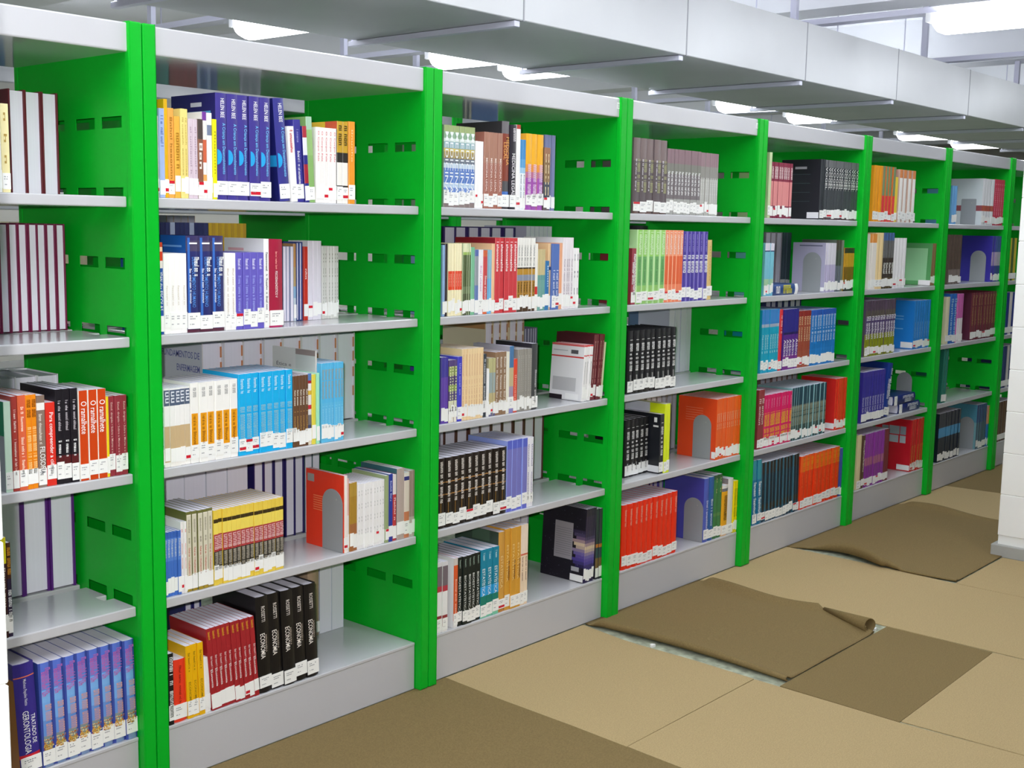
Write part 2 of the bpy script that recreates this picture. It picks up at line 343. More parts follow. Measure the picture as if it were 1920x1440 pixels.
# book designs: m main colour, b spine bands [(from fraction of height, colour)], t titles
# (text, low, high, size share of the spine, colour, sideways shift), d description, k hardcover board thickness,
# lc patches on the left board (depth from, depth to, height from, height to, colour), lt titles on the left board
DES={
'w_thin':dict(m='f4f4f0',t=[('• • •',.3,.8,.3,'40404a',0)],d='thin white paperback with dark dots'),
'creamy':dict(m='f2e6b0',t=[('- - -',.3,.9,.3,'b89a50',0)],d='short cream paperback beside white volumes'),
'fe_wred':dict(m='6a2430',k=.004,d='thick page blocks in dark red covers'),
'fe_maroon':dict(m='7a1a48',k=.003,d='page block framed by maroon boards'),
'mintspine':dict(m='d4f0dc',b=[(0,'d4f0dc')],lc=[(0,1,0,.62,'8c9098'),(0,1,.62,1,'1c7a58')],d='pale mint spine with grey green cover'),
'brickred':dict(m='a83c36',t=[('Paulo Freire',.62,.86,.3,'f0d8d0',0),('A importância do ato de ler',.16,.55,.3,'f0d8d0',0)],d='thin brick red paperback, white lettering'),
'salmon':dict(m='dc6440',t=[('T. B. Bottomore',.62,.88,.28,'ffe4d0',0),('Introdução à Sociologia',.14,.56,.3,'ffe4d0',0)],d='salmon paperback with pale lettering'),
'orange_h':dict(m='f08c14',t=[('KARL MARX',.76,.95,.5,'7a3c00',0),('CONTRIBUIÇÃO DA CRÍTICA',.16,.66,.5,'ffd890',0)],d='bright orange paperback'),
'taupe_f':dict(m='8a7468',b=[(0,'8a7468'),(.84,'f4f0ec'),(.92,'8a7468')],t=[('Temas fundamentais da',.46,.8,.3,'e8dcd0',-.1),('FILOSOFIA',.14,.44,.5,'ffffff',.05)],d='taupe spine titled FILOSOFIA'),
'red_c':dict(m='e03024',t=[('Para compreender a ciência',.14,.88,.42,'ffffff',0)],d='red spine titled Para compreender a ciência'),
'black_r':dict(m='1c1820',b=[(0,'1c1820'),(.1,'5a1c20'),(.3,'1c1820')],t=[('Os dez mandamentos',.55,.88,.3,'c8c0c8',0),('O mundo é',.28,.46,.35,'ffffff',0)],d='black paperback with white lettering'),
'orange_w':dict(m='d2440e',side='f6efe4',t=[('O ramalhete',.52,.88,.5,'ffffff',.05)],d='burnt orange spine with white edges'),
'yel_thin':dict(m='f4d820',d='very thin yellow booklet'),
'dkred_s':dict(m='983440',t=[('Estud. dirigido • Sobre a Morte e o Morrer',.14,.92,.32,'e8c8c0',0)],d='dark red paperback at the row end'),
'fe_white':dict(m='e8e8ee',k=.002,d='white page block behind the front row'),
'brown_y':dict(m='3c1c20',b=[(0,'3c1c20'),(.74,'e8dc20')],t=[('Pesquisa',.3,.7,.3,'d8c8b8',0)],d='dark brown spine with yellow top'),
'dk_orange':dict(m='2c2040',b=[(0,'2c2040'),(.62,'4a2418')],t=[('LUIS FERNANDO',.66,.95,.5,'e8a030',0),('PEQUENO GRUPO',.16,.5,.5,'ffffff',0)],d='dark violet and brown spine, orange lettering'),
'fe_purple':dict(m='5c2480',k=.006,d='huge page block in purple boards'),
'geronto':dict(m='382c8c',k=.003,b=[(0,'382c8c'),(.135,'d02030'),(.17,'382c8c'),(.875,'e87850'),(.885,'382c8c')],
 t=[('Matheus Papaléo Netto',.62,.86,.2,'e0e0f0',-.05),('GERONTOLOGIA',.18,.57,.34,'ffffff',-.1),('TRATADO DE',.26,.53,.16,'ffffff',.24)],
 lc=[(0,1,0,.86,'a86a20')],d='thick violet volume titled GERONTOLOGIA'),
'skyblue':dict(m='7aa8e8',side='3c50a8',b=[(0,'8098c0'),(.1,'7a8478'),(.16,'a89a60'),(.22,'8a9aa0'),(.3,'6a98e0'),(.45,'7ab0f0'),(.62,'80b8f4'),(.74,'6c94e4'),(.88,'5c78d8')],
 t=[('CLÍNICA MÉDICA',.28,.6,.55,'e0a898',.1),('Tratado de',.68,.92,.34,'c06ab8',-.12),('Geriatria',.7,.95,.34,'c06ab8',.18)],dots=('e8b040','b85c38','f0e0a0'),d='sky blue volume with flower picture'),
'cream_thin':dict(m='f6f2d8',d='thin cream paperback at the left end'),
'lav':dict(m='aabcec',t=[('Ser criança',.55,.92,.4,'6074b8',0)],d='pale lavender blue paperback'),
'amber_tall':dict(m='e8b414',d='taller amber book behind pale paperbacks'),
'orange_l':dict(m='f2ac50',t=[('Adolescência',.2,.9,.3,'b87820',0)],d='light orange paperback'),
'amber':dict(m='f0b848',t=[('VELHICE',.35,.8,.4,'b07818',0)],d='amber paperback with brown lettering'),
'paleyel':dict(m='f2e088',t=[('Educação infantil',.25,.9,.25,'c0a850',0)],d='pale yellow paperback'),
'pinkw':dict(m='dccad6',t=[('psicologia',.3,.9,.3,'b8a0b0',0)],d='pinkish white paperback'),
'brown_w':dict(m='8c5c48',b=[(0,'f0ece8'),(.15,'8c5c48'),(.75,'504440')],t=[('Nós',.35,.7,.5,'f0e8e0',0)],d='brown and dark grey paperback'),
'wpurple':dict(m='f6f2ee',b=[(0,'f6f2ee'),(.15,'f0b060'),(.28,'f6f2ee'),(.42,'d86a48'),(.68,'f6f2ee'),(.9,'7a3ca0')],d='white spine with purple and red patches'),
'w_oval':dict(m='f8f8f6',b=[(0,'f8f8f6'),(.74,'7a84a0'),(.86,'f8f8f6')],d='white spine with grey blue oval'),
'yellow_b':dict(m='f4ee0c',t=[('Família',.3,.85,.3,'b0a820',0)],d='lemon yellow paperback'),
'navy_c':dict(m='443a92',k=.002,lc=[(0,1,0,1,'2c266c'),(.3,.55,.88,.92,'d8d8e8'),(.1,.7,.81,.835,'58a8d8'),(.35,.52,.73,.755,'c8c8d8')],t=[('HELEN BEE',.77,.95,.36,'ffffff',.05),('A Criança em Desenvolvimento',.24,.72,.26,'7cd0ff',.14)],disc='28a8e8',d='indigo volume with cyan disc'),
'navy_c2':dict(m='3c3c90',k=.002,lc=[(0,1,0,1,'20246c'),(0,.24,.34,.45,'28a8e8')],t=[('HELEN BEE',.77,.95,.36,'ffffff',.05),('A Criança em Desenvolvimento',.24,.72,.26,'7cd0ff',.14)],disc='28a8e8',d='tilted indigo volume showing its cover'),
'w_red':dict(m='f8f6f4',t=[('A inteligência',.65,.95,.35,'d02840',0)],d='tilted white paperback, short red title'),
'indigo':dict(m='3c3894',t=[('Psicologia do desenvolvimento',.2,.62,.36,'e8e8f4',0),('Piaget',.72,.88,.25,'9898d0',0)],d='tilted dark indigo paperback'),
'redblue':dict(m='2c2c88',b=[(0,'2c2c88'),(.25,'a82838'),(.5,'2c2c88'),(.62,'e8e8f0'),(.85,'b03040')],d='thin blue spine with red patches'),
'greenp':dict(m='8cb86c',b=[(0,'8cb86c'),(.06,'d86830'),(.12,'8cb86c'),(.55,'98c078'),(.85,'a8ccb0')],d='soft green paperback leaning left'),
'corpo':dict(m='f6f2f0',t=[('O Corpo Fala',.55,.95,.34,'d84050',0)],d='white paperback titled O Corpo Fala'),
'blackyel':dict(m='2c2824',b=[(0,'f4f0e8'),(.16,'2c2824'),(.22,'f4f0e8'),(.5,'2c2824'),(.62,'caa02c')],lc=[(0,1,.9,1,'d86040'),(.3,.7,.9,1,'f0c840')],t=[('ATLAS',.7,.95,.4,'3a2c10',0)],d='black, white and mustard spine'),
'orange_p':dict(m='f09a2c',t=[('Manual',.5,.9,.2,'ffd090',0)],d='orange paperback at the right end'),
'yoan':dict(m='2c58a8',b=[(0,'2c58a8'),(.72,'f0e8e0'),(.8,'d84020'),(.9,'f0c8a8'),(.95,'c04020')],t=[('YDAN',.58,.68,.5,'ffffff',0),('das ESCOLAS',.26,.56,.5,'ffffff',0)],d='blue spine with orange top'),
'white4':dict(m='faf8f6',t=[('Psicologia',.35,.6,.2,'d8d0c0',0)],d='white paperback beside blue volumes'),
'navybl':dict(m='2c3070',k=.002,b=[(0,'5c2c40'),(.03,'2c3070'),(.84,'504868'),(.95,'3c3464')],stripe='3c70c8',lc=[(0,1,0,1,'1c58a8'),(.1,.6,.88,.9,'6c9cd8')],
 t=[('Criança e',.58,.78,.3,'ffffff',.26),('DESENVOLVIMENTO HUMANO',.26,.78,.42,'5c9cec',.02),('Uma abordagem ecológica',.3,.66,.14,'e8f0ff',-.24),('≡',.86,.93,.5,'ffffff',0)],d='navy and bright blue hardback'),
'white_t':dict(m='faf8f6',t=[('História da psicologia',.2,.8,.2,'c8b8a8',0)],d='white paperback left of violet set'),
'violet':dict(m='6a60c4',t=[('Foucault',.78,.92,.36,'e8e8ff',0),('Doença mental e psicologia',.22,.7,.32,'a8b0f0',0)],d='violet blue paperback'),
'white_tall':dict(m='f8f8f8',lc=[(0,1,0,1,'e0e0e4'),(.5,.9,.86,.89,'d8a8b0')],t=[('Psicologia • Teoria e Prática',.2,.85,.3,'686870',0)],d='tall white paperback'),
'magenta':dict(m='c4306c',k=.002,b=[(0,'c4306c'),(.03,'a82040')],t=[('Jurema Alcides Cunha',.66,.86,.16,'f8a8a0',-.02),('PSICODIAGNÓSTICO V',.34,.64,.24,'ffffff',0)],d='thick magenta volume'),
'fe_wblue':dict(m='8c98b8',k=.001,d='thin white pages set back'),
'tanmulti':dict(m='b89060',b=[(0,'c8d4e0'),(.3,'8ab0d0'),(.45,'b8a070'),(.7,'c09058')],d='thin tan and blue spine set back'),
'fe_wblue2':dict(m='3c5090',k=.0014,d='white pages in dark blue covers'),
'redthin':dict(m='cc3424',t=[('...',.55,.7,.3,'ffffff',0)],d='bright red spine set back'),
'white_m':dict(m='e6e2ee',lc=[(0,1,0,1,'ececf2')],d='pale lilac paperback set back'),
'greyw':dict(m='dcdcd8',t=[('Revista',.2,.9,.2,'a8a8a0',0)],d='greyish white journal set back'),
'mint':dict(m='a4e0b4',t=[('Terapia',.2,.75,.4,'5c9878',0)],d='mint green spine at the left end'),
'wtan':dict(m='f6f4f2',b=[(0,'f6f2ec'),(.06,'d0b48a'),(.52,'f6f4f2'),(.78,'56647e'),(.98,'f6f4f2')],t=[('CA',.8,.96,.5,'e8ecf4',0)],d='white and tan paperback, slate square'),
'worange':dict(m='faf8f4',b=[(0,'faf8f4')],patch=(.16,.62,'f2a418'),t=[('História da Psicologia',.22,.6,.3,'a06008',0),('SCHULTZ',.82,.94,.3,'a0a0a0',0)],d='white spine with orange panel'),
'cyan':dict(m='18b4f0',t=[('Teorias da',.76,.94,.4,'c8f0ff',0),('PERSONALIDADE',.2,.6,.5,'90c8d8',0)],d='bright cyan paperback'),
'brown4':dict(m='6c4a32',t=[('Winnicott',.58,.8,.36,'f0e8d8',0),('O brincar',.2,.5,.36,'c09858',0)],d='dark brown paperback'),
'multi':dict(m='e8e8e8',b=[(0,'e8dcc8'),(.18,'3c4878'),(.28,'787478'),(.42,'e8e8e8'),(.5,'c83040'),(.56,'f0ece8'),(.7,'e0b840'),(.76,'f4f0f0'),(.86,'b02030'),(.9,'5884c8')],d='thin many-coloured spine'),
'yelthin2':dict(m='e8d850',d='thin yellow spine beside mint book'),
'etica':dict(m='d8d4d0',lc=[(0,1,0,1,'d8dad8'),(0,.45,.5,.72,'d87838'),(0,.45,.72,1,'c8d0cc'),(0,.45,.94,1,'948884')],lt=[('Ética e',.55,.9,.82,.05,'707078'),('cidadania',.5,.95,.75,.05,'707078')],d='thin tall book titled Ética e cidadania'),
'mint2':dict(m='a8ecc8',d='mint spine left of light blue set'),
'ltblue':dict(m='62c0ea',b=[(0,'62c0ea'),(.5,'58bcea')],t=[('Gestalt-terapia',.55,.92,.5,'a8a898',0),('integrada',.18,.46,.4,'8cd4f4',0)],d='light blue paperback'),
'fe_worange':dict(m='dcd8dc',k=.004,lc=[(0,1,0,1,'d4d4e4'),(0,1,.42,.46,'d89850'),(0,1,0,.42,'6c5444'),(.4,.75,.2,.4,'c87830')],lt=[('FUNDAMENTOS DE',.05,.97,.86,.07,'5c64a8'),('ENFERMAGEM',.05,.6,.72,.07,'5c64a8')],tabs='d08860',d='white page block with orange tabs'),
'blue5':dict(m='4474cc',b=[(0,'4474cc'),(.55,'5c88d8'),(.9,'3c68c0')],t=[('Coleção',.6,.88,.5,'c0ccdc',0)],d='small blue paperback'),
'white2':dict(m='f4f0ee',t=[('lei',.3,.9,.2,'d89080',0)],d='thin white paperback beside blue set'),
'olive':dict(m='dcd6c0',b=[(0,'a88c28'),(.09,'dcd6c0'),(.95,'e8e0d0'),(.965,'707038')],side='70703c',t=[('Direito constitucional',.2,.55,.26,'c87060',0),('CURSO DE',.6,.9,.2,'98907c',0)],d='cream spine with olive and gold ends'),
'yrb':dict(m='f0d040',b=[(0,'f0d04c'),(.19,'2a2824'),(.45,'b43c40'),(.68,'f4dc60'),(.83,'403014'),(.88,'f0d050')],t=[('LEGISLAÇÃO',.2,.44,.5,'b8b0a0',0),('VADE',.47,.66,.6,'e8c0c0',0)],d='yellow, red and black banded paperback'),
'orangered_b':dict(m='f8efe8',lc=[(0,1,0,1,'ec3c20'),(.78,.96,.84,.94,'a0a0a0'),(.42,.8,.66,.672,'f8885c'),(.42,.8,.63,.642,'f8885c'),(.42,.8,.60,.612,'f8885c'),(.42,.8,.57,.582,'f8885c'),(.42,.8,.54,.552,'f8885c'),(.42,.8,.51,.522,'f8885c'),(.42,.8,.48,.492,'f8885c')],side='e85838',d='book with orange red cover behind bookend'),
'white_s':dict(m='f0ece8',b=[(0,'f0ece8'),(.5,'e8c0b8')],d='thin white spine beside orange red cover'),
'oliveg':dict(m='b48c34',b=[(0,'a86c40'),(.4,'b08830'),(.8,'b8943c')],d='old gold paperback'),
'white9':dict(m='f4f2f2',t=[('• • • •',.2,.9,.16,'a8a8a8',0)],d='slim white paperback'),
'gg':dict(m='9cac7c',d='sage green paperback'),
'bluet':dict(m='2c3c9c',t=[('Direito Penal',.6,.9,.3,'c8d0f0',0)],d='dark blue spine with white lettering'),
'redt':dict(m='c43c40',b=[(0,'c43c40'),(.7,'e8e0dc')],t=[('Código',.3,.65,.4,'f8d0d0',0)],d='red spine with white top'),
'tealtall':dict(m='bcaaa2',lc=[(0,1,0,1,'3c6c74')],d='pinkish grey spine, teal cover side'),
'worange1':dict(m='e8e0d8',b=[(0,'d0805c'),(.4,'e8d8cc'),(.88,'3c3880'),(.94,'e8e0d8')],d='white spine shading to orange'),
'gpink':dict(m='c4b4ac',b=[(0,'c4b4ac'),(.3,'a88c84')],d='greyish pink paperback at right end'),
'fe_plain':dict(m='d8d8e4',k=.001,d='plain white page block'),
'fe_darkp':dict(m='2c2464',k=.004,d='page block with dark violet covers'),
'fe_plain2':dict(m='586c74',b=[(0,'586c74')],k=.001,d='page block between violet and brown books'),
'blackt':dict(m='18181a',t=[('MANUAL DE ECONOMIA',.1,.95,.5,'e8e8e8',0)],d='black spine at the left end'),
'redor':dict(m='f03c20',t=[('Economia política',.3,.9,.14,'982010',0)],d='fat orange red paperback'),
'yellow3':dict(m='f2b808',t=[('Introdução à',.64,.9,.26,'907010',0),('ECONOMIA',.2,.5,.3,'907010',0)],d='golden yellow paperback'),
'whitet2':dict(m='f6f4f2',d='short white booklet'),
'dkred10':dict(m='a8242c',t=[('Troster',.86,.96,.35,'e0a030',0),('Introdução à',.46,.66,.3,'e8c8c8',.12),('Economia',.28,.5,.34,'ffffff',-.05)],d='leaning dark red paperback'),
'econ':dict(m='141214',k=.003,t=[('ROSSETTI',.74,.9,.24,'f0e8e0',0),('ECONOMIA',.36,.62,.34,'fff8f0',-.12),('INTRODUÇÃO À',.42,.6,.14,'d8c8b8',.16)],d='thick black volume titled ECONOMIA'),
'fe_big':dict(m='d0d4e4',k=.001,d='thick white page block at deck back'),
'tanback':dict(m='b89c84',d='tan spine behind the black volumes'),
'fe_blue2':dict(m='2c2c70',k=.004,d='page block behind dark red set'),
'pattern':dict(m='90a890',b=[(0,'8a7a78'),(.06,'6c8cd0'),(.24,'c0d4ec'),(.3,'5c80c8'),(.48,'c8d8e8'),(.54,'6c7484'),(.6,'a8945c'),(.68,'d0b858'),(.72,'8cb0b8'),(.8,'d8e4e0'),(.84,'8cae90'),(.92,'a0b078')],t=[('MEDICINA',.16,.92,.5,'f4f8fc',0)],d='blue and green patterned spine'),
'white4b':dict(m='fcfafa',d='plain white paperback'),
'brownv':dict(m='a86c5c',b=[(0,'a86c5c'),(.6,'ac7c68')],t=[('MEDICINA LEGAL',.22,.66,.3,'f8e8e0',0)],d='rosy brown paperback'),
'medleg':dict(m='504c50',k=.002,lc=[(0,1,0,1,'3c383c')],b=[(0,'504c50'),(.1,'4878c8'),(.2,'58585c'),(.32,'8c4434'),(.86,'747074')],t=[('MEDICINA',.5,.82,.3,'f0b060',.18),('LEGAL',.56,.76,.3,'f0b060',-.16)],d='grey and brown volume MEDICINA LEGAL'),
'medleg2':dict(m='34303a',t=[('MEDICINA LEGAL',.16,.66,.42,'f4f0f4',0),('FRANÇA',.8,.96,.3,'e8e4e8',.1)],d='black spine titled MEDICINA LEGAL'),
'wredtop':dict(m='f8f6f6',b=[(0,'f8f6f6'),(.95,'b03828')],d='tall white spine with red top'),
'bluew':dict(m='f0f4f8',b=[(0,'f0f4f8'),(.52,'a0c8e4'),(.6,'58a0d4'),(.72,'3c8cc8')],t=[('Toxicologia',.16,.5,.3,'788898',0)],d='blue spine fading to white'),
'yelpur':dict(m='f0b030',b=[(0,'a858b4'),(.42,'c07898'),(.5,'e8984c'),(.6,'f4b430')],t=[('GENÉTICA MÉDICA',.16,.6,.4,'f0d8f0',0)],d='yellow to purple paperback'),
'dkgold':dict(m='5c5048',b=[(0,'5c4c50'),(.2,'404858'),(.45,'8c6c44'),(.8,'a07050')],t=[('~~~~',.2,.9,.3,'e8d8b0',0)],d='dark spine with gold scribbles'),
'bluegrey':dict(m='7c84b0',d='tall blue grey spine set back'),
'ltb1':dict(m='90b0e0',d='thin light blue spine'),'blk1':dict(m='2c2430',d='thin black spine'),
'credband':dict(m='f6ecc4',b=[(0,'f6ecc4'),(.36,'e84824'),(.62,'f6ecc4')],t=[('Arte',.4,.58,.3,'f8b098',0)],d='cream spine with red band'),
'gstripe':dict(m='4c5c34',side='a8b890',b=[(0,'4c5438'),(.3,'70805c'),(.4,'4c5c34'),(.84,'a0c060'),(.88,'f0f0c8')],d='dark green spine with cream top'),
'mint3':dict(m='80c49c',d='sea green paperback'),
'bluegr1':dict(m='8c98a8',b=[(0,'8c98a8'),(.1,'6880b8'),(.45,'98a0a8'),(.9,'5c70b0')],d='grey and blue spine'),
'wpink1':dict(m='f8f4f8',t=[('Arteterapia',.35,.75,.3,'e0b0d0',0)],d='white spine with pink lettering'),
'redw1':dict(m='d04c4c',b=[(0,'e06838'),(.05,'d04c4c'),(.9,'d86840')],t=[('Terapia ocupacional',.2,.6,.36,'f8d8d8',0)],d='dull red spine, white lettering'),
'ltb2':dict(m='88bcd4',b=[(0,'70b8e4'),(.55,'90bcd0')],d='pale blue paperback'),
'peach1':dict(m='f6c89c',d='peach paperback left of red set'),
'redcri':dict(m='d43c44',k=.0015,lc=[(0,1,0,1,'9c2430')],t=[('Criatividade',.55,.95,.42,'fff0f0',0)],d='red paperback with white lettering'),
'wbrown':dict(m='f0eee8',b=[(0,'4c341c'),(.13,'b8862c'),(.42,'8c94a8'),(.5,'c0902c'),(.58,'30241c'),(.6,'f0eee8')],t=[('Educação Física',.62,.9,.3,'787878',0),('escola',.2,.4,.4,'584010',0)],d='white and golden brown spine'),
'wredz':dict(m='f8f4ec',b=[(0,'f8f4ec'),(.2,'d82c30'),(.36,'f8f4ec')],d='white spine with red zigzag'),
'tanteal':dict(m='c8b88c',b=[(0,'70a8a0'),(.5,'68a09c'),(.58,'ccbc8c')],d='tan over teal paperback'),
'blueb':dict(m='2c78b4',t=[('Corpo',.4,.9,.24,'c8e0f8',.1)],d='short medium blue book'),
'tantall':dict(m='ecc898',b=[(0,'ecc898'),(.6,'2c4070'),(.65,'ecc898')],lc=[(0,1,0,1,'f0c898')],d='tan book behind a short blue one'),
'blue2b':dict(m='5474bc',t=[('Ginástica',.2,.6,.4,'e0e8f8',0)],d='steel blue paperback'),
'peach2':dict(m='f2b088',d='apricot paperback'),
'pale4':dict(m='eee8ec',t=[('Aprendizagem motora',.2,.7,.3,'a898a8',0)],lc=[(0,1,0,1,'f4f4f4')],d='pale lilac white paperback'),
'whitee':dict(m='f8f6f6',t=[('• • •',.2,.9,.2,'60606c',0)],d='white paperback with black specks'),
'fe_darkp2':dict(m='382868',k=.006,d='white page block in dark violet boards'),
'fe_white6':dict(m='c8c8dc',k=.0012,d='plain page block with pale covers'),
'purple2':dict(m='5444a8',b=[(0,'6848b0'),(.7,'4840a0')],d='purple spine at the left end'),
'dkpat':dict(m='5c3c70',b=[(0,'f0e8d8'),(.14,'4a3460'),(.2,'e0e0c8'),(.35,'50407c'),(.5,'90a858'),(.6,'4c3c74'),(.75,'98a860'),(.9,'5c4884')],t=[('NUTRIÇÃO',.16,.9,.3,'f0f0c0',0)],d='dark violet spine with lime pattern'),
'blue1c':dict(m='4444c8',t=[('Bioquímica',.4,.9,.3,'a8a8f0',0)],d='royal blue spine'),
'peach8':dict(m='f4d8a8',t=[('Fisiologia do exercício',.18,.92,.24,'d8a888',0)],d='peach cream paperback'),
'navyt':dict(m='3c444e',t=[('Treinamento desportivo',.14,.92,.36,'d8dce0',0)],d='slate spine with white lettering'),
'whitethin3':dict(m='fafafa',d='short thin white booklet'),
'greyyel':dict(m='b8b08c',b=[(0,'6c6890'),(.16,'c8b888'),(.4,'a0b0b0'),(.75,'c0bc88')],d='khaki spine with blue base'),
'brown3':dict(m='98785c',t=[('Testes em Educação Física',.2,.92,.34,'f4ece0',0)],d='mid brown paperback, white lettering'),
'whitec2':dict(m='f0ecdc',d='ivory paperback'),
'bluetan':dict(m='a89cc0',b=[(0,'8c88c0'),(.2,'a898b0'),(.4,'c8b890'),(.68,'4c7cac')],lc=[(0,1,0,1,'b0acb8')],d='blue and tan spine'),
'redfl':dict(m='e84c30',t=[('Futebol',.2,.7,.4,'f8a898',0)],d='orange red spine'),
'grey6':dict(m='9c9890',t=[('Musculação',.2,.9,.16,'c0bcb4',0)],d='grey paperback'),
'dkgrey':dict(m='484a4c',lc=[(0,1,0,1,'302c34')],t=[('Anatomia humana',.1,.6,.24,'d0d0d0',.1)],d='charcoal volume'),
'whitebox':dict(m='f4f2f2',b=[(0,'f4f2f2'),(.8,'d84848'),(.82,'f4f2f2'),(.97,'d84040')],lc=[(0,1,0,1,'ececee'),(0,1,.76,.785,'d03838'),(0,1,.965,1,'d86060'),(.18,.4,.83,.9,'58585c'),(.5,.95,.87,.885,'b8b8bc'),(.2,.92,.16,.4,'c4c4c6'),(.6,1,0,.08,'241c24'),(.1,.5,.02,.12,'fafafa')],t=[('Biomecânica',.3,.7,.2,'909090',0)],d='white book with red lines'),
'maroon4':dict(m='70222c',lc=[(0,1,0,1,'4c1820')],t=[('Pedagogia do esporte',.25,.9,.2,'d8a8a0',0)],d='maroon paperback leaning right'),
'creamlast':dict(m='ece4c4',d='thin cream book leaning on the panel'),
'fe_biol':dict(m='d8c8a8',k=.004,lc=[(0,1,0,1,'d8ccb0'),(0,1,.9,1,'b88858')],lt=[('BIOLOGIA DO ESPORTE',.02,.95,.62,.055,'504438')],tabs='a87450',d='white page block beside cream cover'),
'fe_small':dict(m='7c7c94',k=.002,d='small grey page block'),
'blackgold':dict(m='241c18',b=[(0,'241c18'),(.47,'b08048'),(.485,'241c18'),(.645,'b08048'),(.66,'241c18')],stripe2='9c7430',t=[('HISTÓRIA DA EDUCAÇÃO',.36,.95,.26,'f4ece4',-.1)],d='black spine crossed by gold lines'),
'bviolet':dict(m='6c70d4',b=[(0,'6c74d8'),(.14,'7c7cc8'),(.88,'5c68d0')],side='98a8ec',d='blue violet paperback'),
'whiteend':dict(m='f0eef4',t=[('Química orgânica',.1,.9,.3,'9088b0',0)],d='white paperback at the right end'),
'fe_brownw':dict(m='5c3c34',k=.005,d='page block between dark brown boards'),
'wredphoto':dict(m='f4f2f2',b=[(0,'f0eeee'),(.08,'983038'),(.24,'f4f2f2'),(.58,'c03848'),(.66,'786c74'),(.94,'e0dce0')],d='white spine with red base'),
'orangew5':dict(m='e05c2c',lc=[(0,1,0,1,'ececee')],t=[('Estatística fácil',.2,.7,.3,'f8d0b8',0)],b=[(0,'f0eeee'),(.1,'e05c2c'),(.9,'d8d0cc')],d='orange spine with white cover'),
'blackgr':dict(m='16201e',t=[('Estatística',.84,.96,.36,'a8c0b0',0),('BIOESTATÍSTICA',.18,.72,.42,'f0f4f0',0)],d='black green paperback'),
'estat':dict(m='1080a0',b=[(0,'80d0b0'),(.15,'108070'),(.32,'30a8e8'),(.46,'1088a8')],t=[('ESTATÍSTICA',.32,.72,.46,'f8ffff',0),('Spiegel',.84,.95,.3,'c8ecf4',0)],d='teal volume titled ESTATÍSTICA'),
'goldg':dict(m='d8a048',b=[(0,'c88840'),(.08,'4884b0'),(.1,'d8a048')],lc=[(0,1,0,1,'3c4c40'),(.2,.6,.86,1,'4c6450')],t=[('ESTATÍSTICA',.3,.7,.4,'f4d898',0)],d='ochre spine with dark cover'),
'gold3':dict(m='dca038',t=[('ESTATÍSTICA',.35,.8,.36,'f8dc98',0),('APLICADA',.36,.6,.2,'6c3c18',.25)],d='golden ochre paperback'),
'creamend':dict(m='f4dcc0',b=[(0,'f4dcc0'),(.62,'d86c50'),(.64,'f4e0cc')],t=[('Pesquisa de opinião',.3,.6,.26,'907060',0)],d='cream paperback with thin red line'),
'galaxy':dict(m='38305c',k=.001,stars=1,b=[(0,'28204c'),(.1,'3c3470'),(0.200,'3c3470'),(0.242,'4c4090'),(0.284,'5c4c98'),(0.326,'6c60a0'),(0.368,'8c7c9c'),(0.410,'b8a498'),(0.452,'d0bca0'),(0.494,'a48c90'),(0.536,'6c5878'),(0.578,'484060'),(0.620,'342c48'),(.7,'302840'),(.9,'282434')],lc=[(0,1,0,1,'1c1824'),(0,0.20,0.200,0.242,'2c2454'),(0,0.25,0.242,0.284,'3c3470'),(0,0.30,0.284,0.326,'4c4090'),(0,0.20,0.326,0.368,'5c4c98'),(0,0.25,0.368,0.410,'6c60a0'),(0,0.30,0.410,0.452,'8c7c9c'),(0,0.20,0.452,0.494,'b8a498'),(0,0.25,0.494,0.536,'d0bca0'),(0,0.30,0.536,0.578,'a48c90'),(0,0.20,0.578,0.620,'6c5878'),(0,0.25,0.620,0.662,'484060'),(0,0.30,0.662,0.704,'342c48'),(.28,.7,.28,.78,'9c98a0'),(.31,.67,0.330,0.336,'78747c'),(.31,.67,0.360,0.366,'78747c'),(.31,.67,0.390,0.396,'78747c'),(.31,.67,0.420,0.426,'78747c'),(.31,.67,0.450,0.456,'78747c'),(.31,.67,0.480,0.486,'78747c'),(.31,.67,0.510,0.516,'78747c'),(.31,.67,0.540,0.546,'78747c'),(.31,.67,0.570,0.576,'78747c'),(.31,.67,0.600,0.606,'78747c'),(.31,.67,0.630,0.636,'78747c'),(.31,.67,0.660,0.666,'78747c'),(.31,.67,0.690,0.696,'78747c'),(.1,.28,.14,.2,'a8a8b0'),(0,.3,.01,.1,'f0f0f0')],d='galaxy printed paperback'),
'dkcol':dict(m='2c2c38',b=[(0,'2c2c38'),(.15,'806440'),(.3,'405058'),(.45,'c07838'),(.5,'404448')],d='dark spine with orange patch'),
'fe_w5':dict(m='b0b0c4',k=.002,d='white page block behind ochre books'),
'taupe5':dict(m='706468',k=.002,b=[(0,'6c5450'),(.14,'685e62'),(.7,'847474')],t=[('Rockwood & Green',.3,.72,.16,'e0dce4',-.22),('FRATURAS EM ADULTOS',.28,.72,.34,'b0b080',.16)],d='thick taupe hardback'),
'grey10':dict(m='847a7c',b=[(0,'a8a8a4'),(.24,'787074'),(.62,'808078'),(.78,'8c7078')],t=[('Fisiologia humana',.3,.66,.44,'fafafa',0)],d='grey paperback with white lettering'),
'grey8':dict(m='a8a4a0',b=[(0,'b8b8b2'),(.58,'94928c'),(.78,'987c84')],t=[('Histologia',.2,.6,.26,'f4f4f4',0)],d='slim light grey paperback'),
'dkredw':dict(m='a03444',t=[('POLÍTICAS',.35,.75,.3,'ffffff',-.2),('PSICOPATOLOGIA',.16,.9,.4,'ffffff',.15)],d='dark red spine, bold white lettering'),
